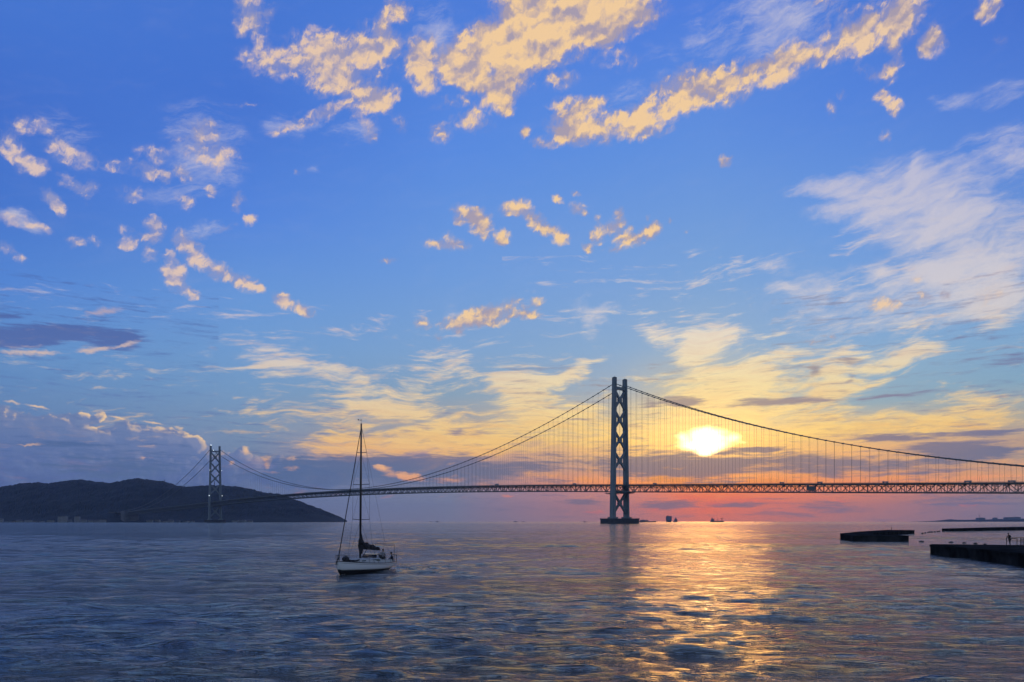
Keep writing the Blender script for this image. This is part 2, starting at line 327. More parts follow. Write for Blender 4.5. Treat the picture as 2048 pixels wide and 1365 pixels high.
    if hits(RIM, 8):
        P = warp(warp(S, 26, 8, sq=1.6), 8, 5, det=4, sq=1.3)
        f = field(RIM, P, 8)
        n = g.noise(g.mp(P, sc=(46, 12, 1)), det=6, rough=0.6, dim='2D')
        d = shape(g.m('MULTIPLY_ADD', g.m('SUBTRACT', n, 0.5), 1.5, f), RIM_T[0], RIM_T[1], RIM_T[2])
        c = g.mix(near2, g.ramp(elf, RIM_FAR), g.ramp(elf, RIM_NEAR))
        col = g.mix(d, col, c)
    if hits(ALTO, 14):
        P = warp(warp(S, 60, 14), 13, 11, det=6)
        f = field(ALTO, P, 14)
        def fine(off):
            Q = g.v('ADD', P, off) if off else P
            return g.noise(g.mp(Q, rot=(0, 0, R(20)), sc=ALTO_N[0]), det=8, rough=ALTO_N[1], dim='2D')
        na, nb = fine(None), fine((4.0, -8.0, 0))
        big = g.noise(g.mp(P, sc=(95, 60, 1)), det=3, dim='2D')
        ns = g.m('MULTIPLY_ADD', g.m('SUBTRACT', na, 0.5), ALTO_N[2], g.m('MULTIPLY', g.m('SUBTRACT', big, 0.5), ALTO_N[3]))
        nf = g.noise(g.mp(P, rot=(0, 0, R(62)), sc=(13, 5.5, 1)), det=6, rough=0.7, dim='2D')
        big2 = g.noise(g.mp(g.v('ADD', P, (7.0, -20.0, 0)), sc=(95, 60, 1)), det=3, dim='2D')
        fw_ = g.m('SUBTRACT', nf, 0.5)
        vo = g.n('ShaderNodeTexVoronoi', voronoi_dimensions='2D', feature='SMOOTH_F1')
        g.put(vo.inputs['Vector'], g.mp(P, rot=(0, 0, R(20)), sc=(25, 15, 1)))
        vo.inputs['Scale'].default_value = 1.35
        vo.inputs['Smoothness'].default_value = 0.7
        puff = g.m('SUBTRACT', 0.42, vo.outputs['Distance'])
        ns = g.m('MULTIPLY_ADD', fw_, 1.25, ns)
        ns = g.m('MULTIPLY_ADD', puff, 0.65, ns)
        # ragged at the rim, closed in the middle
        wgt = g.m('MULTIPLY', g.rng(f, 0.02, 0.3), g.rng(f, 0.7, 1.5, 1.0, 0.7))
        a = g.m('MULTIPLY_ADD', g.m('MINIMUM', f, 1.35), 1.25, g.m('MULTIPLY', ns, wgt))
        veilc = g.m('MULTIPLY', shape(g.m('MULTIPLY_ADD', g.m('MULTIPLY', ns, g.rng(f, 0.0, 0.3)), 0.7, g.m('MULTIPLY', f, 1.5)), 0.05, 1.2), 0.6)
        d = g.m('MAXIMUM', shape(a, 0.12, 1.3, 0.93), veilc)
        core = shape(a, 0.35, 1.35)
        relief = g.m('ADD', g.m('MULTIPLY', g.m('SUBTRACT', na, nb), 3.0), g.m('MULTIPLY', g.m('SUBTRACT', big, big2), 3.4))
        kx = g.rng(az, sky_pt(250, 500)[0], sky_pt(1000, 500)[0])
        kr = g.rng(az, sky_pt(1450, 300)[0], sky_pt(2000, 300)[0])
        lit_c = g.mix(kx, lin(ALTO_C[0]), lin(ALTO_C[1]))
        lit_c = g.mix(g.m('MULTIPLY', kr, 0.7), lit_c, lin(ALTO_C[2]))
        sh_c = g.mix(kx, lin(ALTO_C[3]), lin(ALTO_C[4]))
        lit = g.m('ADD', g.m('MULTIPLY_ADD', core, 0.48, g.m('MULTIPLY_ADD', puff, 0.5, 0.14)), g.m('MULTIPLY_ADD', fw_, 0.35, relief), clamp=True)
        col = g.mix(d, col, g.mix(lit, sh_c, lit_c))
    if hits(SUNB, 12):
        P = warp(warp(S, 40, 12, sq=1.6), 9, 5, det=4, sq=2.2)
        f = shape(field(SUNB, P, 14), 0.1, 1.15)
        col = g.mix(1.0, col, g.v('SCALE', (1.0, 0.66, 0.27), g.m('MULTIPLY', f, SUNPOW)), 'ADD')
    g.put(go.inputs[0], col)
    return nt

BANK_C = [(0.0, lin((92,108,152))), (0.12, lin((86,106,158))), (0.22, lin((98,120,168))), (0.34, lin((124,140,176))), (1, lin((130,140,180)))]
CIRR_T = (-0.05, 1.35, 0.9)
VEIL_T = (0.1, 1.15, 0.92)
DARK_T = (0.0, 0.7, 0.84)
RIM_T = (0.2, 0.95, 0.9)
ALTO_T = (0.22, 0.85, 1.0)
ALTO_N = ((42, 26, 1), 0.58, 2.3, 0.8)
GLOW = (85.0, 0.85)
HALO = (0.13, 0.085, 0.02)
SUNPOW = 3.8
def st(*a): return [(p, lin(c)) for p, c in a]
CIRR_C = st((0.0, (140,140,168)), (0.25, (160,160,178)), (0.42, (216,206,196)), (0.62, (212,206,210)), (1, (190,190,214)))
VEIL_FAR = st((0.0, (165,122,140)), (0.1, (205,146,138)), (0.17, (238,176,124)), (0.28, (242,202,138)), (0.42, (226,208,182)), (0.6, (204,198,208)), (1, (190,190,210)))
VEIL_NEAR = st((0.0, (235,110,95)), (0.12, (250,160,84)), (0.25, (252,208,116)), (0.42, (244,220,160)), (0.6, (240,226,200)), (1, (215,210,215)))
DARK_FAR = st((0.0, (116,122,148)), (0.08, (94,114,150)), (0.2, (78,105,150)), (0.35, (90,110,170)), (0.6, (76,98,160)), (1, (84,106,172)))
DARK_NEAR = st((0.0, (164,120,116)), (0.06, (146,118,120)), (0.16, (132,122,128)), (0.3, (150,128,136)), (0.45, (178,158,140)), (1, (160,150,160)))
RIM_FAR = st((0.0, (225,120,115)), (0.09, (235,150,120)), (0.15, (242,178,136)), (0.25, (240,202,158)), (0.38, (228,198,172)), (0.6, (170,160,185)), (1, (200,180,190)))
RIM_NEAR = st((0.0, (245,110,90)), (0.08, (255,125,75)), (0.13, (255,160,70)), (0.2, (255,190,90)), (0.5, (255,225,160)), (1, (230,205,185)))
ALTO_C = ((224,198,186), (248,208,152), (232,204,182), (146,152,196), (172,158,170))

world = bpy.data.worlds.new("World")
world.use_nodes = True
wn = world.node_tree
wn.nodes.clear()
g = G(wn)
D = g.v('NORMALIZE', g.n('ShaderNodeTexCoord').outputs['Generated'])
dx, dy, dz = g.sep(D)
az = g.m('MULTIPLY', g.m('ARCTAN2', dx, dy), F)
ela = g.m('ABSOLUTE', g.m('MULTIPLY', g.m('ARCSINE', dz), F))
S = g.comb(az, ela, 0.0)
dxs = g.m('ABSOLUTE', g.m('SUBTRACT', az, SUN_AZ * F))
dys = g.m('ABSOLUTE', g.m('SUBTRACT', ela, SUN_EL * F))
rs = g.v('LENGTH', g.comb(dxs, g.m('MULTIPLY', dys, 1.35), 0.0))
rs2 = g.v('LENGTH', g.comb(dxs, g.m('MULTIPLY', dys, 2.3), 0.0))
near = g.m('EXPONENT', g.m('DIVIDE', rs, -330.0))
near2 = g.m('EXPONENT', g.m('MULTIPLY', g.m('POWER', g.m('DIVIDE', rs, 470.0), 2.0), -1.0))
nishita = g.n('ShaderNodeTexSky', sky_type='NISHITA')
nishita.sun_disc = False
nishita.sun_elevation = SUN_EL
nishita.sun_rotation = SUN_AZ
nishita.dust_density = 1.5
nishita.ozone_density = 3.0
# outside the western sector the plain dusk sky takes over, with loose cloud
tw = g.v('MULTIPLY', nishita.outputs[0], (0.24, 0.27, 0.34))
dn = g.m('ADD', g.m('ABSOLUTE', dz), 0.25)
ncb = g.noise(g.v('DIVIDE', D, g.comb(dn, dn, dn)), scale=1.6, det=6, rough=0.6)
back = g.mix(g.rng(ncb, 0.44, 0.66, 0, 0.8), tw, lin((212,190,170)))
side = g.rng(g.m('ABSOLUTE', az), R(48) * F, R(85) * F, kind='SMOOTHSTEP')
high = g.rng(ela, sky_pt(1024, -60)[1], R(60) * F, kind='SMOOTHSTEP')
edge = g.m('MAXIMUM', side, high)

def bgnode(c):
    b = g.n('ShaderNodeBackground')
    g.put(b.inputs[0], c)
    b.inputs[1].default_value = 0.1
    return b.outputs[0]
def pick(val, cuts, outs):
    """one closure out of several, by value; only the chosen one is evaluated"""
    if not cuts: return outs[0]
    k = len(cuts) // 2
    ms = g.n('ShaderNodeMixShader')
    g.put(ms.inputs[0], g.m('GREATER_THAN', val, cuts[k]))
    g.put(ms.inputs[1], pick(val, cuts[:k], outs[:k + 1]))
    g.put(ms.inputs[2], pick(val, cuts[k + 1:], outs[k + 1:]))
    return ms.outputs[0]
AZC = [-560, -380, -200, -20, 160, 340, 500]
ELC = [45, 95, 150, 220, 310, 410, 510]
rows = []
for j in range(len(ELC) + 1):
    cells = []
    for i in range(len(AZC) + 1):
        b0, b1 = ([-3000] + AZC + [3000])[i:i + 2]; e0, e1 = ([-5] + ELC + [1200])[j:j + 2]
        gn = g.n('ShaderNodeGroup')
        gn.node_tree = zone("western_sky", b0, b1, e0, e1)
        for k, q in enumerate((S, near, near2, rs2)): g.put(gn.inputs[k], q)
        cells.append(bgnode(g.v('SCALE', g.mix(edge, gn.outputs[0], back), 10.0)))
    rows.append(pick(az, AZC, cells))
west = pick(ela, ELC, rows)
allsky = pick(g.m('MULTIPLY', side, 1.0), [0.9999], [west, bgnode(g.v('SCALE', back, 10.0))])
wo = g.n('ShaderNodeOutputWorld')
wn.links.new(allsky, wo.inputs[0])
scene.world = world
world.cycles.sampling_method = 'MANUAL'
world.cycles.sample_map_resolution = 1024

# ------------------------------------------------------------------ sun, low and veiled
sl = bpy.data.lights.new("sun", 'SUN')
sl.energy = 0.07
sl.angle = R(9.5)
sl.color = (1.0, 0.43, 0.09)
so = bpy.data.objects.new("sun", sl)
scene.collection.objects.link(so)
sd = Vector((math.sin(SUN_AZ) * math.cos(SUN_EL), math.cos(SUN_AZ) * math.cos(SUN_EL), math.sin(SUN_EL)))
so.rotation_euler = sd.to_track_quat('Z', 'Y').to_euler()
so.location = (300, 600, 200)

HAZE = 3.2e-5
# ------------------------------------------------------------------ helpers
C = scene.collection
RNG = random.Random(7)

def mat(name, col, rough=0.6, metal=0.0, var=0.0, scale=1.0, bump=0.0, bscale=None, emit=None, col2=None, spec=0.5):
    """col: linear base colour; var: procedural tone variation; scale: size of the variation in 1/m"""
    m = bpy.data.materials.new(name)
    m.use_nodes = True
    nt = m.node_tree
    b = nt.nodes['Principled BSDF']
    b.inputs['Roughness'].default_value = rough
    b.inputs['Metallic'].default_value = metal
    b.inputs['Specular IOR Level'].default_value = spec
    q = G(nt)
    oc = q.n('ShaderNodeTexCoord').outputs['Object']
    if var or col2:
        n = q.noise(oc, scale=scale, det=6, rough=0.6)
        a = tuple(c * (1 - var) for c in col); z = tuple(min(1, c * (1 + var)) for c in (col2 or col))
        q.put(b.inputs['Base Color'], q.mix(q.rng(n, 0.35, 0.65), (*a, 1), (*z, 1)))
    else:
        b.inputs['Base Color'].default_value = (*col, 1)
    if bump:
        bn = q.n('ShaderNodeBump')
        bn.inputs['Strength'].default_value = 1.0
        bn.inputs['Distance'].default_value = bump
        q.put(bn.inputs['Height'], q.noise(oc, scale=bscale or scale, det=6, rough=0.65))
        nt.links.new(bn.outputs[0], b.inputs['Normal'])
    if emit:
        b.inputs['Emission Color'].default_value = (*emit[:3], 1)
        b.inputs['Emission Strength'].default_value = emit[3]
    return m

def tag(o, label=None, cat=None, group=None, kind=None):
    if label: o['label'] = label
    if cat: o['category'] = cat
    if group: o['group'] = group
    if kind: o['kind'] = kind
    return o

def empty(name, loc=(0, 0, 0), rz=0.0):
    o = bpy.data.objects.new(name, None)
    C.objects.link(o); o.location = loc; o.rotation_euler = (0, 0, rz)
    o.empty_display_size = 0.5
    return o

class MB:
    """collects solids; build() links them as one mesh object"""
    def __init__(s): s.v = []; s.f = []
    def add(s, vs, fs):
        k = len(s.v); s.v += [tuple(p) for p in vs]; s.f += [tuple(i + k for i in f) for f in fs]
        return s
    def box(s, c, h, ax=(1, 0, 0), ay=(0, 1, 0), az=(0, 0, 1)):
        c = Vector(c); ax, ay, az = Vector(ax) * h[0], Vector(ay) * h[1], Vector(az) * h[2]
        vs = [c + ax * i + ay * j + az * k for k in (-1, 1) for j in (-1, 1) for i in (-1, 1)]
        return s.add(vs, [(0, 2, 3, 1), (4, 5, 7, 6), (0, 1, 5, 4), (2, 6, 7, 3), (0, 4, 6, 2), (1, 3, 7, 5)])
    def bar(s, p, q, w, h=None, up=(0, 0, 1)):
        """square bar of half sizes w, h from p to q"""
        p, q = Vector(p), Vector(q); d = q - p; L = d.length
        if L < 1e-6: return s
        d /= L; u = Vector(up)
        if abs(d.dot(u)) > 0.98: u = Vector((1, 0, 0)) if abs(d.x) < .9 else Vector((0, 1, 0))
        x = d.cross(u).normalized(); y = x.cross(d)
        return s.box((p + q) / 2, (L / 2, w, h or w), d, x, y)
    def tube(s, pts, rad, n=8, caps=True):
        pts = [Vector(p) for p in pts]
        if not hasattr(rad, '__len__'): rad = [rad] * len(pts)
        vs = []; fs = []; prev = None
        for i, p in enumerate(pts):
            d = (pts[min(i + 1, len(pts) - 1)] - pts[max(i - 1, 0)]).normalized()
            if prev is None:
                u = Vector((0, 0, 1)) if abs(d.z) < .9 else Vector((1, 0, 0))
                x = d.cross(u).normalized()
            else:
                x = (prev - d * prev.dot(d)).normalized()
            prev = x; y = d.cross(x)
            for k in range(n):
                a = 2 * math.pi * k / n
                vs.append(p + (x * math.cos(a) + y * math.sin(a)) * rad[i])
        for i in range(len(pts) - 1):
            for k in range(n):
                fs.append((i * n + k, i * n + (k + 1) % n, (i + 1) * n + (k + 1) % n, (i + 1) * n + k))
        if caps:
            fs.append(tuple(range(n))[::-1]); fs.append(tuple((len(pts) - 1) * n + k for k in range(n)))
        return s.add(vs, fs)
    def prism(s, poly, z0, z1):
        n = len(poly)
        vs = [(x, y, z0) for x, y in poly] + [(x, y, z1) for x, y in poly]
        fs = [tuple(range(n))[::-1], tuple(range(n, 2 * n))] + [(i, (i + 1) % n, n + (i + 1) % n, n + i) for i in range(n)]
        return s.add(vs, fs)
    def loft(s, rings, caps=True, closed=True):
        n = len(rings[0]); vs = [p for r in rings for p in r]; fs = []
        for i in range(len(rings) - 1):
            for k in range(n if closed else n - 1):
                fs.append((i * n + k, i * n + (k + 1) % n, (i + 1) * n + (k + 1) % n, (i + 1) * n + k))
        if caps: fs += [tuple(range(n))[::-1], tuple((len(rings) - 1) * n + k for k in range(n))]
        return s.add(vs, fs)
    def ball(s, c, r, n=10, m=7, sq=(1, 1, 1)):
        rings = []
        for i in range(m):
            t = math.pi * (i + 0.5) / m
            rings.append([(c[0] + r * sq[0] * math.sin(t) * math.cos(2 * math.pi * k / n), c[1] + r * sq[1] * math.sin(t) * math.sin(2 * math.pi * k / n), c[2] - r * sq[2] * math.cos(t)) for k in range(n)])
        return s.loft(rings)
    def build(s, name, m, parent=None, smooth=False, bevel=0.0, fix=True):
        me = bpy.data.meshes.new(name)
        me.from_pydata(s.v, [], s.f)
        if fix:
            bm = bmesh.new(); bm.from_mesh(me)
            bmesh.ops.recalc_face_normals(bm, faces=bm.faces)
            bm.to_mesh(me); bm.free()
        me.materials.append(m)
        if smooth: me.polygons.foreach_set('use_smooth', [True] * len(me.polygons))
        o = bpy.data.objects.new(name, me)
        C.objects.link(o)
        if parent: o.parent = parent
        if bevel:
            bv = o.modifiers.new('edges', 'BEVEL'); bv.width = bevel; bv.segments = 2; bv.limit_method = 'ANGLE'
        return o

def at(px, py, z=0.0):
    """world point at height z that stands at photograph position (px, py): how places were measured"""
    d = (EYE - z) * F / (py - HZ)
    return Vector(((px - 1024) / F * d, d, z))

# ------------------------------------------------------------------ the sea
def sea_height(X, Y, sp):
    """wind chop and tidal swirls; sp: mesh spacing at each point, waves too short for it fade out"""
    rg = np.random.RandomState(11)
    H = np.zeros_like(X); DX = np.zeros_like(X); DY = np.zeros_like(X)
    # calm slicks and rough streaks of the tidal current
    def patch(sx, sy, seed):
        r2 = np.random.RandomState(seed); a = np.zeros_like(X)
        for _ in range(9):
            th = r2.uniform(0, 2 * np.pi); k = r2.uniform(.5, 1.6)
            a += np.sin(X / sx * k * np.cos(th) + Y / sy * k * np.sin(th) + r2.uniform(0, 7))
        return a / 3.0
    p1 = np.clip(0.85 + 0.45 * patch(26, 11, 3), 0.25, 1.7)
    p2 = np.clip(0.8 + 0.5 * patch(13, 6, 5), 0.15, 1.8)
    N = 110
    for i in range(N):
        u = (i + rg.uniform(0, 1)) / N
        lam = 0.45 * (13.0 / 0.45) ** u
        th = R(-97) + rg.normal(0, 0.40)
        k = 2 * np.pi / lam
        amp = 0.0031 * lam ** 0.95 * rg.uniform(.5, 1.4)
        if lam > 4.5: amp *= (4.5 / lam) ** 1.0
        fade = np.clip((lam / sp - 2.2) / 2.5, 0, 1)
        ph = k * (X * np.cos(th) + Y * np.sin(th)) + rg.uniform(0, 6.28)
        md = np.minimum(p1, 1.25) if lam > 3 else np.minimum(p2, 1.4) ** 1.3
        A = amp * fade * md
        H += A * np.sin(ph)
        q = 0.75
        DX += q * A * np.cos(ph) * np.cos(th); DY += q * A * np.cos(ph) * np.sin(th)
    return H, DX, DY

def make_sea():
    rr = [0.0, 1.5, 3.0, 5.0, 7.5, 10.0, 12.5]
    r = 14.5
    while r < 2600: rr.append(r); r *= 1.0056 if r < 700 else 1.012
    while r < 13800: rr.append(r); r *= 1.12
    rr.append(13900)
    rr = np.array(rr)
    th = list(np.arange(-0.72, 0.72, 0.0033))
    th += list(np.linspace(0.72, 2 * np.pi - 0.72, 130)[:-1])
    th = np.array(th); nt_ = len(th); nr = len(rr)
    T, RR = np.meshgrid(th, rr)
    X = RR * np.sin(T); Y = RR * np.cos(T)
    lat = np.where((T < 0.72), 0.0033, 0.038) * RR
    rad = np.gradient(rr)[:, None] * np.ones_like(T)
    H, DX, DY = sea_height(X, Y, np.maximum(lat * 0.9, rad))
    # stern wave of the yacht and the furrow it leaves
    sx, sy = STERN
    hx, hy = HEAD
    al = -((X - sx) * hx + (Y - sy) * hy); ac = (X - sx) * (-hy) + (Y - sy) * hx
    w = np.where(al > -9, np.exp(-((al - 8) / 34.0) ** 2), 0)
    arm = 0.3 * np.maximum(al + 7.5, 0) + .6
    H += w * 0.11 * np.exp(-((np.abs(ac) - arm) / 0.8) ** 2) * np.clip((al + 9) / 4, 0, 1) * np.cos((np.abs(ac) - arm) * 2.6)
    H += w * 0.07 * np.sin(al * 2.2) * np.exp(-(ac / (1.4 + .05 * np.maximum(al, 0))) ** 2) * (al > 0)
    X = X + DX; Y = Y + DY
    co = np.stack([X, Y, H], -1).reshape(-1, 3).astype(np.float32)
    j = np.arange(nt_); j2 = (j + 1) % nt_
    i = np.arange(nr - 1)[:, None]
    quads = np.stack([i * nt_ + j, i * nt_ + j2, (i + 1) * nt_ + j2, (i + 1) * nt_ + j], -1).reshape(-1, 4)[:, ::-1]
    me = bpy.data.meshes.new("sea_water")
    nf = len(quads)
    me.vertices.add(len(co)); me.vertices.foreach_set('co', co.ravel())
    me.loops.add(nf * 4); me.loops.foreach_set('vertex_index', quads.ravel().astype(np.int32))
    me.polygons.add(nf)
    me.polygons.foreach_set('loop_start', np.arange(0, nf * 4, 4, dtype=np.int32))
    me.polygons.foreach_set('use_smooth', np.ones(nf, bool))
    me.update(calc_edges=True)
    me.materials.append(water_mat())
    o = bpy.data.objects.new("sea_water", me)
    C.objects.link(o)
    tag(o, "dark choppy sea under the sunset sky", kind='structure')
    return o

def water_mat():
    m = bpy.data.materials.new("sea_water")
    m.use_nodes = True
    nt = m.node_tree
    b = nt.nodes['Principled BSDF']
    q = G(nt)
    P = q.n('ShaderNodeNewGeometry').outputs['Position']
    b.inputs['Base Color'].default_value = (0.030, 0.036, 0.034, 1)
    b.inputs['IOR'].default_value = 1.6
    slick = q.noise(q.mp(P, sc=(70, 26, 1), rot=(0, 0, R(12))), det=4, rough=0.55, dist=0.8, dim='2D')
    sl = q.rng(slick, 0.38, 0.62, 0.35, 1.0, kind='SMOOTHSTEP')
    b.inputs['Roughness'].default_value = 0.08
    n1 = q.noise(q.mp(P, sc=(2.1, 0.62, 1), rot=(0, 0, R(-7))), scale=1.0, det=5, rough=0.6, dist=0.3, dim='2D')
    n3 = q.noise(q.mp(P, sc=(0.75, 0.22, 1), rot=(0, 0, R(8))), scale=1.0, det=3, rough=0.55, dist=0.5, dim='2D')
    r3 = q.m('SUBTRACT', 1.0, q.m('ABSOLUTE', q.m('MULTIPLY_ADD', n3, 4.0, -2.0)))
    n2 = q.noise(q.mp(P, sc=(9.0, 2.6, 1), rot=(0, 0, R(5))), scale=1.0, det=5, rough=0.6, dist=0.4, dim='2D')
    r2 = q.m('SUBTRACT', 1.0, q.m('ABSOLUTE', q.m('MULTIPLY_ADD', n2, 4.0, -2.0)))
    r1 = q.m('POWER', q.m('SUBTRACT', 1.0, q.m('ABSOLUTE', q.m('MULTIPLY_ADD', n1, 4.0, -2.0)), clamp=True), 2.5)
    h1 = q.m('MULTIPLY', q.m('MULTIPLY_ADD', n1, WAVE[0], q.m('MULTIPLY_ADD', r3, WAVE[2], q.m('MULTIPLY', r1, WAVE[3]))), sl)
    hgt = q.m('MULTIPLY_ADD', q.m('POWER', q.m('MAXIMUM', r2, 0.0), 2.0), WAVE[1], h1)
    bn = q.n('ShaderNodeBump')
    bn.inputs['Strength'].default_value = 1.0
    bn.inputs['Distance'].default_value = 1.0
    q.put(bn.inputs['Height'], hgt)
    nt.links.new(bn.outputs[0], b.inputs['Normal'])
    return m

WAVE = (0.13, 0.17, 0.014, 0.08)
HEAD = (-0.30, -0.954)                     # the yacht's heading
MAST = (-14.3, 71.4)
STERN = (MAST[0] - 5.5 * HEAD[0], MAST[1] - 5.5 * HEAD[1])
sea = make_sea()

# ------------------------------------------------------------------ the hilly island behind the far tower
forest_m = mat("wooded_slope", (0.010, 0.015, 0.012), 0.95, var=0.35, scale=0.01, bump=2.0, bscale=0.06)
PROF = [(-700,1022),(-500,1008),(-250,992),(-60,984),(0,980),(20,978),(50,970),(75,966),(100,968),(130,964.5),(160,962),(200,964),(240,963.5),(270,960.5),(300,961),(330,965),(355,972),(400,974.5),(440,974),(470,979),(500,982),(540,988),(570,994),(600,1003),(640,1019),(665,1030),(682,1037),(694,1042)]
SHORE = [(-700,3400),(-300,3500),(0,3700),(263,3640),(450,3900),(600,4150),(694,4400)]
def interp(tab, x):
    return float(np.interp(x, [a for a, _ in tab], [b for _, b in tab]))

def make_hill():
    px = np.concatenate([np.linspace(-700, 0, 70), np.linspace(2.2, 694, 330)])
    nv = 90
    t = np.linspace(0, 1, nv) ** 1.0
    vs = []; rg = np.random.RandomState(4)
    ph = rg.uniform(0, 6.28, (40, 1)); kk = []
    for i in range(40):
        lam = 30 * (900 / 30) ** (i / 39.0); a = rg.uniform(0, 6.28)
        kk.append((2 * np.pi / lam * np.cos(a), 2 * np.pi / lam * np.sin(a), lam))
    V = np.zeros((len(px), nv, 3))
    for i, p in enumerate(px):
        ds = interp(SHORE, p); h = (HZ - interp(PROF, p)) / F
        depth = 420 + 9000 * h ** 0.9 if h > 0 else 100
        D = ds + depth * 2.1 * t
        tr = 0.52
        shape = np.where(t < tr, np.sin(np.clip(t / tr, 0, 1) * np.pi / 2) ** 1.15, np.cos((t - tr) / (1 - tr) * np.pi / 2) ** 0.8)
        Hr = h * (ds + depth * 2.1 * tr) + EYE
        V[i, :, 0] = (p - 1024) / F * D; V[i, :, 1] = D; V[i, :, 2] = Hr * shape * np.where(t < tr, D / (ds + depth * 2.1 * tr), 1)
    n = np.zeros(V.shape[:2]); 
    for (kx, ky, lam), f in zip(kk, ph[:, 0]):
        n += lam ** 0.75 * np.sin(V[..., 0] * kx + V[..., 1] * ky + f) * 0.045
    sc = np.clip(V[..., 2] / 60, 0, 1)
    V[..., 2] += (n * .6 + rg.normal(0, 1.7, n.shape)) * sc
    V[..., 2][:, 0] = -2; V[..., 2][:, -1] = -2
    mb = MB(); mb.v = [tuple(q) for q in V.reshape(-1, 3)]
    for i in range(len(px) - 1):
        for j in range(nv - 1):
            mb.f.append((i * nv + j, (i + 1) * nv + j, (i + 1) * nv + j + 1, i * nv + j + 1))
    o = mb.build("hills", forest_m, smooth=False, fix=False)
    tag(o, "dark wooded island hills rising behind the far bridge tower", kind='structure')
    return V
HV = make_hill()

# low coast at the right horizon
def make_coast():
    mb = MB(); prof = [(1868,1043),(1885,1042),(1900,1041.4),(1918,1040),(1926,1037.8),(1934,1039),(1950,1039.5),(1980,1039),(1990,1038),(2000,1039),(2020,1037.5),(2048,1038),(2100,1036),(2160,1037),(2260,1039),(2400,1043)]
    D0 = 8800; top = []; bot = []; bk = []
    for i in range(160):
        p = 1868 + (2400 - 1868) * i / 159.0
        y = interp(prof, p) + RNG.uniform(-.25, .25)
        x = (p - 1024) / F * D0
        bot.append((x, D0, -1)); top.append((x, D0 + 260, max(-1, (HZ - y) / F * (D0 + 260) + 1))); bk.append((x + 60, D0 + 900, -1))
    mb.loft([bot, top, bk], caps=False, closed=False)
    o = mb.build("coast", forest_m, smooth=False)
    tag(o, "low dark coast along the right of the horizon", kind='structure')
make_coast()

conc_m = mat("weathered_concrete", (0.11, 0.11, 0.11), 0.9, var=0.25, scale=0.05)
plaster = [mat("pale_wall", (0.26, 0.26, 0.25), 0.9, var=0.1, scale=0.1), mat("grey_wall", (0.16, 0.17, 0.18), 0.9, var=0.1, scale=0.1), mat("tan_wall", (0.20, 0.17, 0.14), 0.9, var=0.1, scale=0.1)]
roof_m = mat("dark_roof", (0.07, 0.07, 0.08), 0.8)
glass_m = mat("window_glass", (0.03, 0.035, 0.04), 0.2)

def building(px, d, w, dep, h, wall, label, name="building", cat="building", group=None, floors=None, gable=False, z0=0.0):
    x = (px - 1024) / F * d
    o = empty(name, (x, d, z0), RNG.uniform(-.25, .25))
    tag(o, label, cat, group)
    MB().box((0, 0, h / 2 - 3), (w / 2, dep / 2, h / 2 + 3)).build('wall', wall, o)
    if gable:
        rf = MB(); a, b = w / 2 + .6, dep / 2 + .6
        rf.add([(-a, -b, h), (a, -b, h), (a, b, h), (-a, b, h), (-a, 0, h + w * .22), (a, 0, h + w * .22)], [(0, 1, 5, 4), (2, 3, 4, 5), (0, 4, 3), (1, 2, 5), (0, 3, 2, 1)])
        rf.build('roof', roof_m, o)
    else:
        MB().box((0, 0, h + .4), (w / 2 + .4, dep / 2 + .4, .4)).box((w * .15, 0, h + 2), (w * .14, dep * .2, 1.6)).build('roof', roof_m, o)
    fl = floors or max(1, int(h / 3.4))
    for k in range(fl):
        z = (k + .55) * h / fl
        MB().box((0, -dep / 2 - .05, z), (w * .42, .08, h / fl * .2)).build('window_band', glass_m, o)
    return o

TOWN = [(2,1030,10,14),(16,1038,12,5),(40,1038,16,6),(58,1037,18,8),(72,1039,8,4),(98,1037,8,8),(106,1036,8,8),(121,1030,10,26),(130,1029,12,28),(142,1036,10,10),(155,1030,12,26),(168,1037,14,9),(182,1038,12,7),(196,1038,14,6),(207,1036,14,10),(300,1037,14,9),(316,1036,12,10),(326,1039,22,5),(342,1037,14,8),(356,1038,10,7),(372,1039,14,5),(470,1037,14,7),(485,1036,18,9),(500,1038,14,6),(28,1039,9,4),(85,1039,12,5),(384,1039,12,5)]
WHERE = {2:"pale gabled house at the very left edge of the far shore",16:"low grey building near the left edge of the far shore",28:"low tan building between two wider ones near the left edge",40:"wide gabled building on the far shore below the left end of the ridge",58:"widest low building left of the two tall blocks on the far shore",72:"low tan shed on the far shore between a wide building and the tall blocks",85:"low pale shed on the far shore, midway to the tall blocks",98:"small pale house first left of its close twin on the far shore",106:"small house touching the left side of the close pair of tall blocks",142:"low grey house between the tall pair and the lone tall block",168:"gabled building first right of the lone tall block on the far shore",182:"low building between gabled ones left of the bridge anchorage",196:"wide gabled building left of the bridge anchorage",207:"house closest to the left side of the bridge anchorage",300:"house under the far side span, first right of the bridge anchorage",316:"taller house right of the anchorage, left of the long pale roof",326:"long low pale building on the shore midway from anchorage to far tower",342:"gabled building just right of the long low pale one",356:"small grey house under the far side span, right of the gabled one",372:"wide low shed on the shore approaching the far tower from the left",384:"last low shed before the far tower's left leg",470:"low house on the shore just right of the far tower",485:"wide building, middle of the three right of the far tower",500:"low gabled house, last of the three right of the far tower"}
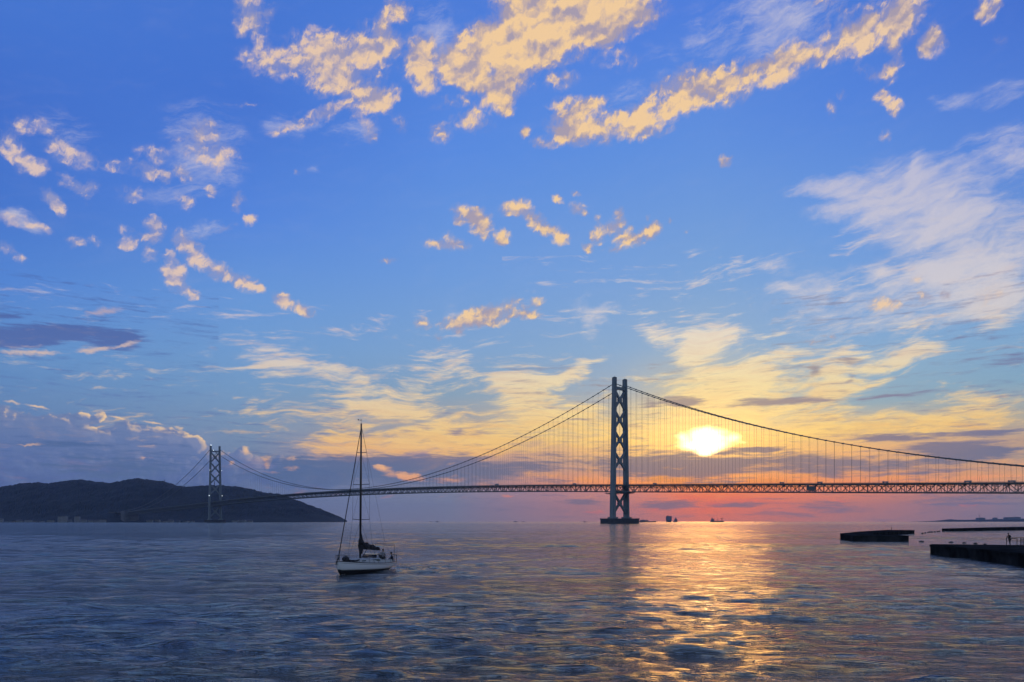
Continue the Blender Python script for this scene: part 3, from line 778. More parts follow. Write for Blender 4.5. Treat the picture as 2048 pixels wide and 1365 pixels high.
for i, (px, py, wpx, h) in enumerate(TOWN):
    d = interp(SHORE, px) + 12
    wi = 1 if "grey" in WHERE.get(px, "") else 2 if "tan" in WHERE.get(px, "") else 0
    tall = h > 20
    if px in (121, 130, 155):
        lab = {121: "tall pale apartment block, left one of the close pair on the far shore", 130: "tall block, right one of the close pair on the far shore", 155: "tall lone apartment block on the far shore left of the bridge anchorage"}[px]
        building(px, d, wpx * d / F * .8, 14, h * d / F * .34 + 6, plaster[0], lab, "apartment_block", "building")
    else:
        building(px, d, wpx * d / F * .8, 13, max(6, h * d / F * .5), plaster[wi], WHERE[px], "house", "house", "waterfront buildings under the hill", floors=2, gable='gabled' in WHERE[px])

for px, w, h, lab in ((1961, 100, 46, "broad dark industrial block with a crane mast on the right-hand coast"), (1990, 34, 46, "small block between the two broad ones on the far right coast"), (2012, 40, 50, "stepped block joined left of the broadest one on the far right coast"), (2028, 130, 54, "broadest dark block at the right end of the horizon")):
    o = building(px, 8990, w, 40, h, plaster[1], lab, "factory_building", "building", floors=3, z0=0)
    if px == 1961:
        MB().bar((-10, 0, h), (-22, 0, h + 34), 1.2).bar((-22, 0, h + 34), (6, 0, h + 44), 1.0).build('crane_mast', roof_m, o)

# lattice mast standing on the hill, seen between the legs of the far tower; thin mast on the main ridge
def mast(px, d, h, z0, label, r):
    o = empty("radio_mast", ((px - 1024) / F * d, d, z0))
    tag(o, label, "mast")
    mb = MB()
    for a in range(3):
        c, s_ = math.cos(a * 2.094), math.sin(a * 2.094)
        mb.bar((c * r, s_ * r, -8), (c * r * .25, s_ * r * .25, h * .8), .5)
    for k in range(9):
        z = h * .8 * k / 9; q = r * (1 - .75 * k / 9)
        for a in range(3):
            mb.bar((math.cos(a * 2.094) * q, math.sin(a * 2.094) * q, z), (math.cos((a + 1) * 2.094) * q * .95, math.sin((a + 1) * 2.094) * q * .95, z + h * .085), .3)
    mb.build('lattice', roof_m, o)
    MB().tube([(0, 0, h * .75), (0, 0, h)], [.9, .4]).box((0, 0, h * .8), (2.4, 2.4, .8)).build('antenna', roof_m, o)
def ridge_z(px):
    i = int(np.argmin(abs((HV[:, 47, 0] / HV[:, 47, 1]) * F + 1024 - px)))
    return HV[i, 46]
v_ = ridge_z(429); mast(429, v_[1], 40, v_[2], "slender mast on the hill, seen between the legs of the far bridge tower", 4.5)
v_ = ridge_z(329); mast(329, v_[1], 18, v_[2], "small thin mast on the main ridge left of the far bridge tower", 2.0)

# ------------------------------------------------------------------ the suspension bridge
BN = Vector((224.0, 1578.0, 0.0)); SPAN = 1991.0; SIDE = 960.0
BA = Vector((-1397.0, 1419.0, 0)).normalized()        # along the deck, towards the far shore
BT = Vector((-BA.y, BA.x, 0)) * -1                    # across it, away from the camera
steel = mat("bridge_paint", (0.15, 0.18, 0.19), 0.55, var=0.12, scale=0.05)
steel_d = mat("bridge_steel_weathered", (0.10, 0.115, 0.115), 0.6, var=0.2, scale=0.1)
cable_m = mat("cable_wrap", (0.10, 0.115, 0.12), 0.6)
asphalt = mat("asphalt", (0.05, 0.05, 0.052), 0.9)

bridge = empty("suspension_bridge", BN, math.atan2(BA.y, BA.x))
tag(bridge, "long grey suspension bridge with two towers crossing the strait before the sunset", "bridge")
# local axes: x along the deck (+ = far shore), y across (+ = towards the camera's left / near side)
CY = 17.75
def deck_z(s):
    if 0 <= s <= SPAN:
        u = s / SPAN
        return 80.8 + 17.8 * 4 * u * (1 - u)
    e = -s if s < 0 else s - SPAN
    return 80.8 - 0.0300 * e
def cable_z(s):
    if 0 <= s <= SPAN:
        u = s / SPAN
        return 290 - (290 - 101.2) * 4 * u * (1 - u)
    e = (-s if s < 0 else s - SPAN) / SIDE
    return 290 + (58 - 290) * e - 46 * 4 * e * (1 - e)

def cross_section(L, W, cx, cy, z):
    a, b = L / 2, W / 2; ai, bi = a * .62, b * .62
    pts = [(a, bi), (ai, bi), (ai, b), (-ai, b), (-ai, bi), (-a, bi), (-a, -bi), (-ai, -bi), (-ai, -b), (ai, -b), (ai, -bi), (a, -bi)]
    return [(cx + x, cy + y, z) for x, y in pts]
def leg_y(z): return 23.4 + (17.75 - 23.4) * z / 290.0

def tower(s0, lamps):
    t = empty("tower", (s0, 0, 0)); t.parent = bridge
    for sg in (-1, 1):
        mb = MB(); rings = []
        for k in range(13):
            z = 13.5 + (300 - 13.5) * k / 12
            f = k / 12
            rings.append(cross_section(13.2 - 3.2 * f, 7.0 - 1.2 * f, 0, sg * leg_y(z), z))
        mb.loft(rings)
        mb.box((0, sg * leg_y(12), 12.2), (9.2, 5.6, 1.6))
        for z in (60, 108, 152, 195, 237, 277):          # splice plates
            mb.box((0, sg * leg_y(z), z), (6.75 - 1.6 * z / 300, 2.6, .5))
        mb.build('leg', steel, t)
        cap = MB().box((0, sg * 17.6, 300.4), (4.2, 2.7, 1.6)).box((0, sg * 17.6, 302.4), (2.6, 1.8, .6)).tube([(0, sg * 17.6, 302), (0, sg * 17.6, 306)], .18, 5)
        cap.build('saddle_housing', steel_d, t)
    def xbrace(zc, hh):
        mb = MB()
        for sg in (-1, 1):
            p = Vector((0, sg * (leg_y(zc - hh) - 2.4), zc - hh)); q = Vector((0, -sg * (leg_y(zc + hh) - 2.4), zc + hh))
            mb.bar(p, q, 2.3 - .03 * sg, 1.75, up=(1, 0, 0))
        g8 = [(-2.39, 5.6 * math.cos(a), zc + 6.4 * math.sin(a)) for a in [i * math.pi / 4 for i in range(8)]]
        mb.loft([[(-2.36, y, z) for _, y, z in g8], [(2.36, y, z) for _, y, z in g8]])
        mb.build('cross_brace', steel, t)
    for zc in (257, 215.6, 173.6, 130.6): xbrace(zc, 18.2)
    xbrace(42.5, 21.0)
    st_ = MB().box((0, 0, 281), (2.9, 16.2, 2.7)); st_.build('strut', steel, t)
    st_ = MB().box((0, 0, 66), (3.6, 19.4, 3.2)); st_.build('strut', steel, t)
    pr = MB(); n = 48
    pr.prism([(40 * math.cos(2 * math.pi * k / n), 40 * math.sin(2 * math.pi * k / n)) for k in range(n)], -12, 9.6)
    pr.prism([(41 * math.cos(2 * math.pi * k / n), 41 * math.sin(2 * math.pi * k / n)) for k in range(n)], 8.2, 10.6)
    pr.build('pier', dark_conc, t)
    rl = MB()
    for k in range(n):
        a, b = 2 * math.pi * k / n, 2 * math.pi * (k + 1) / n
        p, q = Vector((40.4 * math.cos(a), 40.4 * math.sin(a), 10.6)), Vector((40.4 * math.cos(b), 40.4 * math.sin(b), 10.6))
        rl.bar(p, p + Vector((0, 0, 1.2)), .08).bar(p + Vector((0, 0, 1.2)), q + Vector((0, 0, 1.2)), .06)
    rl.build('pier_railing', steel_d, t)
    for sg in (-1, 1):                                  # inspection platforms hung below the deck beside the legs
        MB().box((sg * 19, 0, 63.6), (9, 15, .5)).box((sg * 17, 0, 61.9), (7.5, 13, .35)).bar((sg * 26, 12, 62), (sg * 26, 12, 67), .3).bar((sg * 26, -12, 62), (sg * 26, -12, 67), .3).build('inspection_platform', steel_d, t)
    if lamps:
        for z, r in ((206, 1.2), (106, 1.7)):
            for sg in (-1, 1):
                y = sg * (leg_y(z) + 4.6)
                MB().ball((-5, y, z), r * .62, 8, 6).build('beacon_lamp', lamp_m, t)
        MB().ball((-3, 17.6, 304.4), 1.2, 8, 6).build('beacon_lamp', lamp_m, t)
        MB().ball((-3, 8.5, 285), .9, 8, 6).build('beacon_lamp', lamp_m, t)
    return t
dark_conc = mat("dark_wet_concrete", (0.05, 0.052, 0.055), 0.85, var=0.3, scale=0.1)
lamp_m = mat("lamp_light", (0.9, 0.9, 0.9), 0.4, emit=(0.85, 0.95, 1.0, 3.5))
tower(0, False)
tower(SPAN, True)
# small service cabin by the inner side of the near tower's far leg
svc = MB().box((-9, -13.0, 84.6), (2.2, 1.6, 2.0)).bar((-9, -13, 80), (-9, -13, 83), .4)
svc.build('service_cabin', steel_d, bridge)

PAN = 14.22
def truss(s0, s1, name_truss, name_deck):
    n = max(1, round((s1 - s0) / PAN)); p = (s1 - s0) / n
    mb = MB(); dk = MB(); rl = MB()
    for k in range(n):
        a, b = s0 + k * p, s0 + (k + 1) * p
        za, zb = deck_z(a), deck_z(b)
        ta, tb = za - 1.5, zb - 1.5; ba, bb = ta - 13.2, tb - 13.2
        up = k % 2 == 0
        for y in (-CY, CY):
            mb.bar((a, y, ta), (b, y, tb), .62).bar((a, y, ba), (b, y, bb), .72)
            mb.bar((a, y, ba), (a, y, ta), .38)
            if up: mb.bar((a, y, ba), (b, y, tb), .46)
            else: mb.bar((a, y, ta), (b, y, bb), .46)
        mb.bar((a, -CY, ba), (a, CY, ba), .55)                                    # floor beam, lower
        mb.bar((a, -CY, ta - .2), (a, CY, ta - .2), .7)                           # cross truss, upper chord
        mb.bar((a, -CY, ta - 3.4), (a, CY, ta - 3.4), .4)
        for i in range(6):
            y0 = -CY + i * CY / 3; y1 = y0 + CY / 3
            mb.bar((a, y0, ta - (3.4 if i % 2 else .2)), (a, y1, ta - (.2 if i % 2 else 3.4)), .25)
        mb.bar((a, -CY * .33, ba), (a, 0, ta - 3.4), .32).bar((a, CY * .33, ba), (a, 0, ta - 3.4), .32)
        mb.bar((a, -CY, ba), (b, CY, bb), .34, .2)                                # wind bracing
        dk.box(((a + b) / 2, 0, (za + zb) / 2 - .45), (p / 2 * 1.001, 15.4, .45), Vector((p, 0, zb - za)).normalized(), (0, 1, 0), Vector((-(zb - za), 0, p)).normalized())
        for y in (-15.3, 15.3):
            rl.bar((a, y, za + 1.15), (b, y, zb + 1.15), .12).bar((a, y, za + .6), (b, y, zb + .6), .10)
            rl.bar((a, y, za), (a, y, za + 1.3), .12).bar(((a + b) / 2, y, (za + zb) / 2), ((a + b) / 2, y, (za + zb) / 2 + 1.3), .12)
        mb.box(((a + b) / 2, CY - 1.1, (za + zb) / 2 - .3), (p / 2, .9, .25), Vector((p, 0, zb - za)).normalized())
        mb.box(((a + b) / 2, -CY + 1.1, (za + zb) / 2 - .3), (p / 2, .9, .25), Vector((p, 0, zb - za)).normalized())
    mb.build('stiffening_truss', steel_d, bridge, fix=False)
    dk.build('roadway', asphalt, bridge, fix=False)
    rl.build('parapet', steel_d, bridge, fix=False)
truss(-SIDE, -8, 0, 0)
truss(-8, SPAN + 8, 0, 0)
truss(SPAN + 8, SPAN + SIDE, 0, 0)

for y in (-CY, CY):
    for s0, s1, n in ((-SIDE, 0, 60), (0, SPAN, 120), (SPAN, SPAN + SIDE, 60)):
        pts = [(s0 + (s1 - s0) * k / n, y, cable_z(s0 + (s1 - s0) * k / n)) for k in range(n + 1)]
        MB().tube(pts, 0.74, 8).build('main_cable', cable_m, bridge, smooth=True)

hang = []
for y in (CY, -CY):
    for s0, s1 in ((-SIDE, 0), (0, SPAN), (SPAN, SPAN + SIDE)):
        n = round((s1 - s0) / PAN)
        for k in range(1, n):
            s_ = s0 + (s1 - s0) * k / n
            zc, zd = cable_z(s_), deck_z(s_) - 1.0
            if zc - zd < 3: continue
            d = (BN + BA * s_).length
            seen = -712 < s_
            hang.append(((zc - zd) / d * (1 if seen else .05), s_, y, zc, zd))
hang.sort(reverse=True)
rest = MB()
for i, (_, s_, y, zc, zd) in enumerate(hang):
    mb = MB() if i < 98 else rest
    mb.bar((s_, y, zd), (s_, y, zc), 0.11)
    mb.box((s_, y, zc), (1.15, 1.05, 1.05))
    if i < 98: mb.build('hanger', cable_m, bridge)
tag(rest.build('farther_hanger', cable_m, bridge), kind='stuff')

for i in range(46):                                     # lamp posts along the carriageway
    s_ = -700 + i * 40.0
    for y in (15.0,):
        z = deck_z(s_)
        if abs(s_) < 12: continue
        MB().tube([(s_, y, z), (s_, y, z + 9), (s_, y - 1.8, z + 10)], [.16, .11, .09], 5).box((s_, y - 2.4, z + 10), (.3, .7, .12)).build('lamp_post', steel_d, bridge)

# inspection gantry hanging in the near side span
gz = deck_z(-413)
MB().box((-413, 15.8, gz - 8), (7, 1.6, 3.4)).box((-413, 15.8, gz - 12.6), (5, 1.4, .8)).bar((-417, 15.8, gz - 13), (-417, 15.8, gz - 2), .35).bar((-409, 15.8, gz - 13), (-409, 15.8, gz - 2), .35).build('inspection_gantry', steel_d, bridge)

# anchorage and approach on the far shore
MB().box((SPAN + SIDE + 28, 0, 26), (30, 31, 30)).box((SPAN + SIDE + 6, 0, 22), (9, 31, 24)).build('anchorage', conc_m, bridge)
via = MB()
for k in range(9):
    s_ = SPAN + SIDE + 60 + k * 42; z = 52
    via.box((s_ + 20, 0, z - 1.6), (21, 14, 1.6))
    via.box((s_, 0, z / 2 - 2), (2.2, 9, z / 2 - 2))
via.build('approach_viaduct', conc_m, bridge)

# lorries and coaches crossing
truck_m = mat("lorry_body", (0.3, 0.31, 0.32), 0.5, var=.1)
tyre_m = mat("tyre_rubber", (0.02, 0.02, 0.02), 0.9)
cab_m = mat("lorry_cab", (0.12, 0.14, 0.2), 0.4)
def bpos(s_, y, z): return BN + BA * s_ + Vector((-BA.y, BA.x, 0)) * y + Vector((0, 0, z))
rzb = math.atan2(BA.y, BA.x)
for s_, y, L, h, lab in ((-95, 10, 7, 1.9, "small lorry on the bridge deck just right of the near tower"), (-359, 11, 7, 1.8, "low lorry on the deck, left neighbour of the hanging inspection gantry"), (-425, 10, 8, 2.1, "box lorry on the deck above the hanging inspection gantry"), (-529, 10, 8, 1.8, "low lorry on the deck midway between gantry and right edge"), (-644, 10, 9, 2.2, "box lorry on the deck near the right edge, where the cable nears the deck"), (-699, 10, 9, 2.0, "lorry farthest right on the bridge deck"), (361, 10, 11, 3.2, "largest lorry on the deck, between yacht mast and near tower"), (115, 10, 8, 2.2, "lorry on the deck a little left of the near tower")):
    o = empty("lorry", bpos(s_, y, deck_z(s_)), rzb)
    tag(o, lab, "lorry", "lorries crossing the bridge")
    MB().box((-1, 0, .95 + h / 2), (L / 2 - 1, 1.22, h / 2)).build('cargo_box', truck_m, o)
    MB().box((L / 2 - .7, 0, 1.85), (.95, 1.15, 1.05)).box((L / 2 - .5, 0, 3.05), (.6, 1.05, .25)).build('cab', cab_m, o)
    for wx in (-L / 2 + 1, -L / 2 + 2.2, L / 2 - .8):
        for wy in (-1.05, 1.05):
            MB().tube([(wx, wy - .14, .48), (wx, wy + .14, .48)], .48, 10).build('wheel', tyre_m, o)

# ------------------------------------------------------------------ the yacht
gel = mat("white_gelcoat", (0.72, 0.72, 0.72), 0.3)
antif = mat("black_antifouling", (0.015, 0.016, 0.02), 0.5)
trim_m = mat("dark_trim", (0.02, 0.02, 0.025), 0.5)
deck_m = mat("deck_grey_white", (0.42, 0.42, 0.40), 0.6, var=0.1, scale=3)
alu = mat("dark_mast_alloy", (0.05, 0.05, 0.055), 0.4, metal=0.3)
wire_m = mat("rigging_wire", (0.06, 0.06, 0.06), 0.4)
sail_m = mat("dark_sail_cover", (0.022, 0.022, 0.028), 0.9, var=0.4, scale=4, bump=0.02, bscale=12)
win_m = mat("smoked_window", (0.02, 0.025, 0.04), 0.15)

def tbl(x, xs, ys): return float(np.interp(x, xs, ys))
HX = [-5.5, -4.6, -3.2, -1.6, 0, 1.4, 2.6, 3.5, 3.95, 4.15]
HB = [1.12, 1.34, 1.56, 1.66, 1.58, 1.30, 0.88, 0.45, 0.2, 0.03]
SH = [0.80, 0.79, 0.79, 0.82, 0.90, 0.99, 1.09, 1.18, 1.23, 1.25]
KB = [0.22, -0.02, -0.28, -0.45, -0.46, -0.40, -0.26, 0.02, 0.55, 1.05]
def band(x): return 0.17 + (x + 5.5) / 9.6 * 0.27
def hull_pt(x, u, side):
    """u 0 keel .. 1 deck"""
    hb, sh, kb = tbl(x, HX, HB), tbl(x, HX, SH), tbl(x, HX, KB)
    y = hb * (math.sin(min(1, u * 1.08) * math.pi / 2) ** 0.62)
    z = kb + (sh - kb) * (u ** 1.35)
    xx = x - (0.10 * (1 - u) if x < -5.4 else 0)
    return (xx, side * y, z)
def u_at(x, z):
    sh, kb = tbl(x, HX, SH), tbl(x, HX, KB)
    return max(0.0, min(1.0, (z - kb) / (sh - kb))) ** (1 / 1.35)

yacht = empty("sailing_yacht", (MAST[0], MAST[1], 0.0), math.atan2(HEAD[1], HEAD[0]))
yacht.rotation_euler.x = R(-0.5)
tag(yacht, "white sailing yacht with sails furled motoring across the dark water", "sailboat")
XS = sorted(set(HX + [-5.0, -4, -2.4, -.8, .7, 2.0, 3.0, 3.7]))
up_r, lo_r = [], []
for x in XS:
    ub = u_at(x, band(x)); nu = 7
    us = [ub + (1 - ub) * k / (nu - 1) for k in range(nu)]
    up_r.append([hull_pt(x, u, 1) for u in us[::-1]] + [hull_pt(x, u, -1) for u in us])
    ul = [ub * k / 5 for k in range(6)]
    lo_r.append([hull_pt(x, u, 1) for u in ul[::-1]] + [hull_pt(x, u, -1) for u in ul[1:]])
h = MB(); h.loft(up_r, caps=False, closed=False)
h.f.append(tuple(range(len(up_r[0]))))
h.build('hull', gel, yacht, smooth=True)
h = MB(); h.loft(lo_r, caps=False, closed=False); h.f.append(tuple(range(len(lo_r[0]))))
h.build('antifouling', antif, yacht, smooth=True)
# keel and rudder below the water
MB().loft([[(-.9, -.06, -2.0), (.6, -.06, -2.0), (.6, .06, -2.0), (-.9, .06, -2.0)], [(-1.1, -.1, -.3), (.9, -.1, -.3), (.9, .1, -.3), (-1.1, .1, -.3)]]).build('keel', antif, yacht)
dk = MB(); dr = []
for x in [q for q in XS if q >= -2.4]: dr.append([hull_pt(x, 1, 1), (x, 0, tbl(x, HX, SH) + .05), hull_pt(x, 1, -1)])
dk.loft(dr, caps=False, closed=False)
for sd in (-1, 1):
    dk.loft([[hull_pt(x, 1, sd), (x, sd * .74, tbl(x, HX, SH) + .03)] for x in XS if -5.0 <= x <= -2.4], caps=False, closed=False)
dk.loft([[hull_pt(x, 1, 1), (x, .74, tbl(x, HX, SH) + .03), (x, -.74, tbl(x, HX, SH) + .03), hull_pt(x, 1, -1)] for x in XS if x <= -5.0], caps=False, closed=False)
dk.build('deck', deck_m, yacht)
ZS = .26
MB().add([(-5.0, -.74, ZS), (-2.4, -.74, ZS), (-2.4, .74, ZS), (-5.0, .74, ZS), (-5.0, -.74, .84), (-2.4, -.74, .86), (-2.4, .74, .86), (-5.0, .74, .84)], [(0, 1, 2, 3), (0, 4, 5, 1), (1, 5, 6, 2), (2, 6, 7, 3), (3, 7, 4, 0)]).box((-3.3, .56, .5), (.8, .17, .04)).box((-3.3, -.56, .5), (.8, .17, .04)).build('cockpit_well', deck_m, yacht, fix=False)
tr = MB()
for sd in (-1, 1):
    tr.tube([(hull_pt(x, 1, sd)[0], hull_pt(x, 1, sd)[1], hull_pt(x, 1, sd)[2] + .015) for x in XS], .04, 6)
tr.build('toe_rail', trim_m, yacht)
st_ = MB()
for sd in (-1, 1):
    for i in range(len(XS) - 1):
        a, b = XS[i], XS[i + 1]
        p, q = hull_pt(a, u_at(a, tbl(a, HX, SH) - .13), sd), hull_pt(b, u_at(b, tbl(b, HX, SH) - .13), sd)
        st_.bar((p[0], p[1] + sd * .004, p[2]), (q[0], q[1] + sd * .004, q[2]), .010, .012)
st_.build('sheer_stripe', trim_m, yacht)

# coachroof with dark windows, cockpit
cr = []
for x, w, z in ((2.3, .30, .02), (2.0, .55, .16), (1.3, .78, .30), (0, .95, .38), (-1.2, 1.02, .42), (-2.3, 1.04, .46)):
    b = tbl(x, HX, SH) + .02
    cr.append([(x, -w - .1, b), (x, -w, b + z * .75), (x, -w * .7, b + z), (x, 0, b + z + .06), (x, w * .7, b + z), (x, w, b + z * .75), (x, w + .1, b)])
MB().loft(cr, caps=True, closed=True).build('coachroof', deck_m, yacht)
for sd in (-1, 1):
    MB().loft([[(1.2, sd * .865, 1.10), (1.2, sd * .835, 1.21), (1.2, sd * .82, 1.21), (1.2, sd * .82, 1.10)], [(-1.9, sd * 1.12, 1.0), (-1.9, sd * 1.075, 1.21), (-1.9, sd * 1.0, 1.21), (-1.9, sd * 1.0, 1.0)]]).build('cabin_window', win_m, yacht)
ck = MB()
for sd in (-1, 1):
    ck.loft([[(-2.3, sd * .75, .8), (-2.3, sd * 1.15, .8), (-2.3, sd * 1.05, 1.14), (-2.3, sd * .85, 1.14)], [(-5.0, sd * .75, .78), (-5.0, sd * 1.05, .78), (-5.0, sd * .98, 1.0), (-5.0, sd * .82, 1.0)]])
ck.build('cockpit_coaming', deck_m, yacht)
MB().box((-.9, .2, 1.46), (.28, .28, .06)).build('deck_hatch', win_m, yacht)
MB().loft([[(-1.7, -.8, 1.3), (-1.7, .8, 1.3)], [(-1.9, -.72, 1.62), (-1.9, .72, 1.62)], [(-2.5, -.78, 1.66), (-2.5, .78, 1.66)], [(-2.52, -.78, 1.60), (-2.52, .78, 1.60)]], caps=False, closed=False).build('spray_hood', win_m, yacht)
for sd in (-1, 1):
    MB().tube([(-2.9, sd * .98, 1.1), (-2.9, sd * .98, 1.26)], [.09, .07], 10).build('winch', alu, yacht)
wh = MB(); n = 20
wh.tube([(-4.25, .55 * math.cos(2 * math.pi * k / n), 1.15 + .55 * math.sin(2 * math.pi * k / n)) for k in range(n + 1)], .02, 6, caps=False)
for k in range(5): wh.bar((-4.25, 0, 1.15), (-4.25, .54 * math.cos(k * 1.2566), 1.15 + .54 * math.sin(k * 1.2566)), .01)
whp = wh.build('steering_wheel', alu, yacht)
MB().bar((-4.15, 0, .27), (-4.15, 0, 1.3), .09).box((-4.1, 0, 1.35), (.08, .16, .1)).build('pedestal', trim_m, yacht)

MT = 14.0
MB().tube([(0, 0, .9), (0, 0, 9.0), (0, 0, MT)], [.105, .10, .07], 12).build('mast', alu, yacht, smooth=True)
MB().tube([(0, 0, MT), (0, 0, MT + .35)], .012, 5).bar((.02, 0, MT + .3), (.02, -.28, MT + .34), .012).box((0, -.30, MT + .36), (.10, .015, .05)).bar((0, 0, MT), (.3, .16, MT + .28), .01).box((.3, .16, MT + .3), (.06, .06, .02)).build('wind_vane', alu, yacht)
for z, hw in ((11.25, .52), (8.25, .86), (4.95, .90)):
    for sd in (-1, 1):
        MB().bar((0, 0, z), (-.10, sd * hw, z + .05), .018, .028).build('spreader', alu, yacht)
for sd in (-1, 1):
    w = MB(); cp = (-.12, sd * 1.42, .92)
    w.tube([cp, (-.1, sd * .90, 5.0), (-.1, sd * .86, 8.3), (-.1, sd * .52, 11.3), (0, 0, 13.8)], .012, 4)
    w.tube([cp, (0, 0, 4.9)], .012, 4).tube([(-.1, sd * .90, 5.0), (0, 0, 8.2)], .009, 4).tube([(-.1, sd * .86, 8.3), (0, 0, 11.2)], .009, 4)
    w.build('shroud', wire_m, yacht)
MB().tube([(4.0, 0, 1.35), (3.9, 0, 1.7), (.12, 0, 13.3), (.06, 0, 13.6)], [.04, .05, .035, .016], 6).build('furled_headsail', sail_m, yacht)
MB().tube([(4.0, 0, 1.38), (4.0, 0, 1.52)], .12, 10).build('furling_drum', trim_m, yacht)
bs = MB().tube([(0, 0, 13.95), (-4.9, 0, 3.0)], .009, 4).tube([(-4.9, 0, 3.0), (-5.45, .6, .85)], .009, 4).tube([(-4.9, 0, 3.0), (-5.45, -.6, .85)], .009, 4)
bs.build('backstay', wire_m, yacht)
MB().tube([(-.1, 0, 2.25), (-3.75, .1, 1.98)], .07, 8).build('boom', alu, yacht)
MB().tube([(-.08, 0, 1.15), (-1.3, 0, 2.1)], [.04, .03], 6).tube([(-.12, 0.05, 1.3), (-.95, 0.05, 1.9)], .02, 6).build('vang', alu, yacht)
# mainsail dropped in folds along the boom, its head still up the mast
sl_ = MB(); rg = random.Random(3); rings = []
path = [((.0, 0, 3.95), .09), ((-.03, 0, 3.6), .14), ((-.08, 0, 3.2), .22), ((-.16, 0, 2.88), .36), ((-.34, 0, 2.60), .46), ((-.7, .02, 2.52), .40), ((-1.1, .04, 2.48), .33), ((-1.5, 0, 2.42), .36), ((-1.9, .05, 2.36), .29), ((-2.3, .02, 2.30), .30), ((-2.7, .05, 2.22), .24), ((-3.05, .08, 2.17), .22), ((-3.4, .08, 2.12), .19), ((-3.72, .1, 2.06), .13)]
fine_ = []
for i in range(len(path) - 1):
    for k in range(4):
        f = k / 4; (a, ra), (b, rb) = path[i], path[i + 1]
        fine_.append((Vector(a).lerp(Vector(b), f), (ra + (rb - ra) * f) * .78))
for i, (p, r_) in enumerate(fine_):
    d = (fine_[min(i + 1, len(fine_) - 1)][0] - fine_[max(0, i - 1)][0]).normalized()
    x = Vector((0, 1, 0)); y = d.cross(x).normalized()
    rings.append([p + (x * math.cos(a) * .8 + y * math.sin(a)) * r_ * (1 + .22 * math.sin(a * 3 + i * .5) + rg.uniform(-.16, .16)) for a in [2 * math.pi * k / 14 for k in range(14)]])
sl_.loft(rings); sl_.build('mainsail', sail_m, yacht)
MB().tube([(-.1, .0, 2.6), (-.15, 0, 1.75)], [.3, .14], 10).build('sail_tack_bundle', sail_m, yacht)

# stanchions, lifelines, pulpit, pushpit
for sd in (-1, 1):
    tops = []
    for x in (3.2, 2.0, .7, -.7, -2.1, -3.4):
        y = tbl(x, HX, HB) - .06; z = tbl(x, HX, SH)
        MB().tube([(x, sd * y, z), (x, sd * y, z + .6)], .014, 5).build('stanchion', wire_m, yacht)
        tops.append((x, sd * y, z))
    tops = [(3.85, sd * .25, 1.22)] + tops + [(-4.5, sd * 1.3, .8)]
    MB().tube([(a, b, c + .6) for a, b, c in tops], .008, 4).tube([(a, b, c + .32) for a, b, c in tops], .007, 4).build('lifeline', wire_m, yacht)
MB().tube([(3.3, .5, 1.17), (3.4, .48, 1.75), (4.1, .22, 1.8), (4.3, 0, 1.8), (4.1, -.22, 1.8), (3.4, -.48, 1.75), (3.3, -.5, 1.17)], .018, 6).tube([(4.05, .16, 1.24), (4.15, .2, 1.8)], .015, 5).tube([(4.05, -.16, 1.24), (4.15, -.2, 1.8)], .015, 5).build('pulpit', wire_m, yacht)
MB().tube([(-4.5, 1.3, .8), (-4.5, 1.3, 1.45), (-5.4, 1.1, 1.45), (-5.45, .5, 1.45)], .018, 6).tube([(-4.5, -1.3, .8), (-4.5, -1.3, 1.45), (-5.4, -1.1, 1.45), (-5.45, -.5, 1.45)], .018, 6).tube([(-5.4, 1.1, .8), (-5.4, 1.1, 1.45)], .018, 6).tube([(-5.4, -1.1, .8), (-5.4, -1.1, 1.45)], .018, 6).build('pushpit', wire_m, yacht)
# the goalpost frame over the cockpit
MB().tube([(-4.9, 1.10, .8), (-5.0, 1.06, 2.55), (-5.0, -1.06, 2.55), (-4.9, -1.10, .8)], .03, 6).tube([(-5.0, 1.04, 2.42), (-5.0, -1.04, 2.42)], .02, 6).tube([(-5.0, 0, 2.55), (-5.0, 0, 2.2)], .012, 4).build('cockpit_arch', alu, yacht)
MB().tube([(-5.4, 1.12, .8), (-5.5, 1.14, 2.25)], .012, 5).build('flagstaff', wire_m, yacht)
MB().tube([(3.9, .0, 1.25), (4.35, 0, 1.22)], .05, 6).bar((4.3, 0, 1.25), (4.32, 0, .95), .03).bar((4.32, -.14, 1.0), (4.32, .14, 1.0), .025).build('anchor', trim_m, yacht)

YM = Matrix.Translation((MAST[0], MAST[1], 0)) @ Matrix.Rotation(math.atan2(HEAD[1], HEAD[0]), 4, 'Z') @ Matrix.Rotation(R(-0.5), 4, 'X')
# dark sail bag lying on the foredeck
bag = MB(); rings = []
for i in range(11):
    f = i / 10; x = -.55 + 1.1 * f; r_ = .30 * math.sin(math.pi * (f * .9 + .05)) ** .5
    rings.append([(x, r_ * 1.1 * math.cos(a) * (1 + .1 * math.sin(3 * a + i)), .26 + r_ * .9 * math.sin(a) * (1 + .12 * math.sin(2 * a + i * 1.7))) for a in [2 * math.pi * k / 12 for k in range(12)]])
bag.loft(rings); bo = bag.build('sail_bag', sail_m)
bo.matrix_world = YM @ Matrix.Translation((2.85, .1, 1.12)) @ Matrix.Rotation(.5, 4, 'Z')
tag(bo, "dark lumpy sail bag lying on the yacht's foredeck", "bag")
rp = MB(); rg = random.Random(8)
for k in range(3):
    rp.tube([(1.3 * math.cos(t * .35 + k) * .55 + rg.uniform(-.04, .04), .35 * math.sin(t * .35 + k), .05 + .05 * k + rg.uniform(0, .05)) for t in range(19)], .035, 5)
ro = rp.build('rope_coil', sail_m); ro.matrix_world = YM @ Matrix.Translation((1.75, .35, 1.10))
tag(ro, "dark coiled rope on the yacht's deck ahead of the mast", "rope")

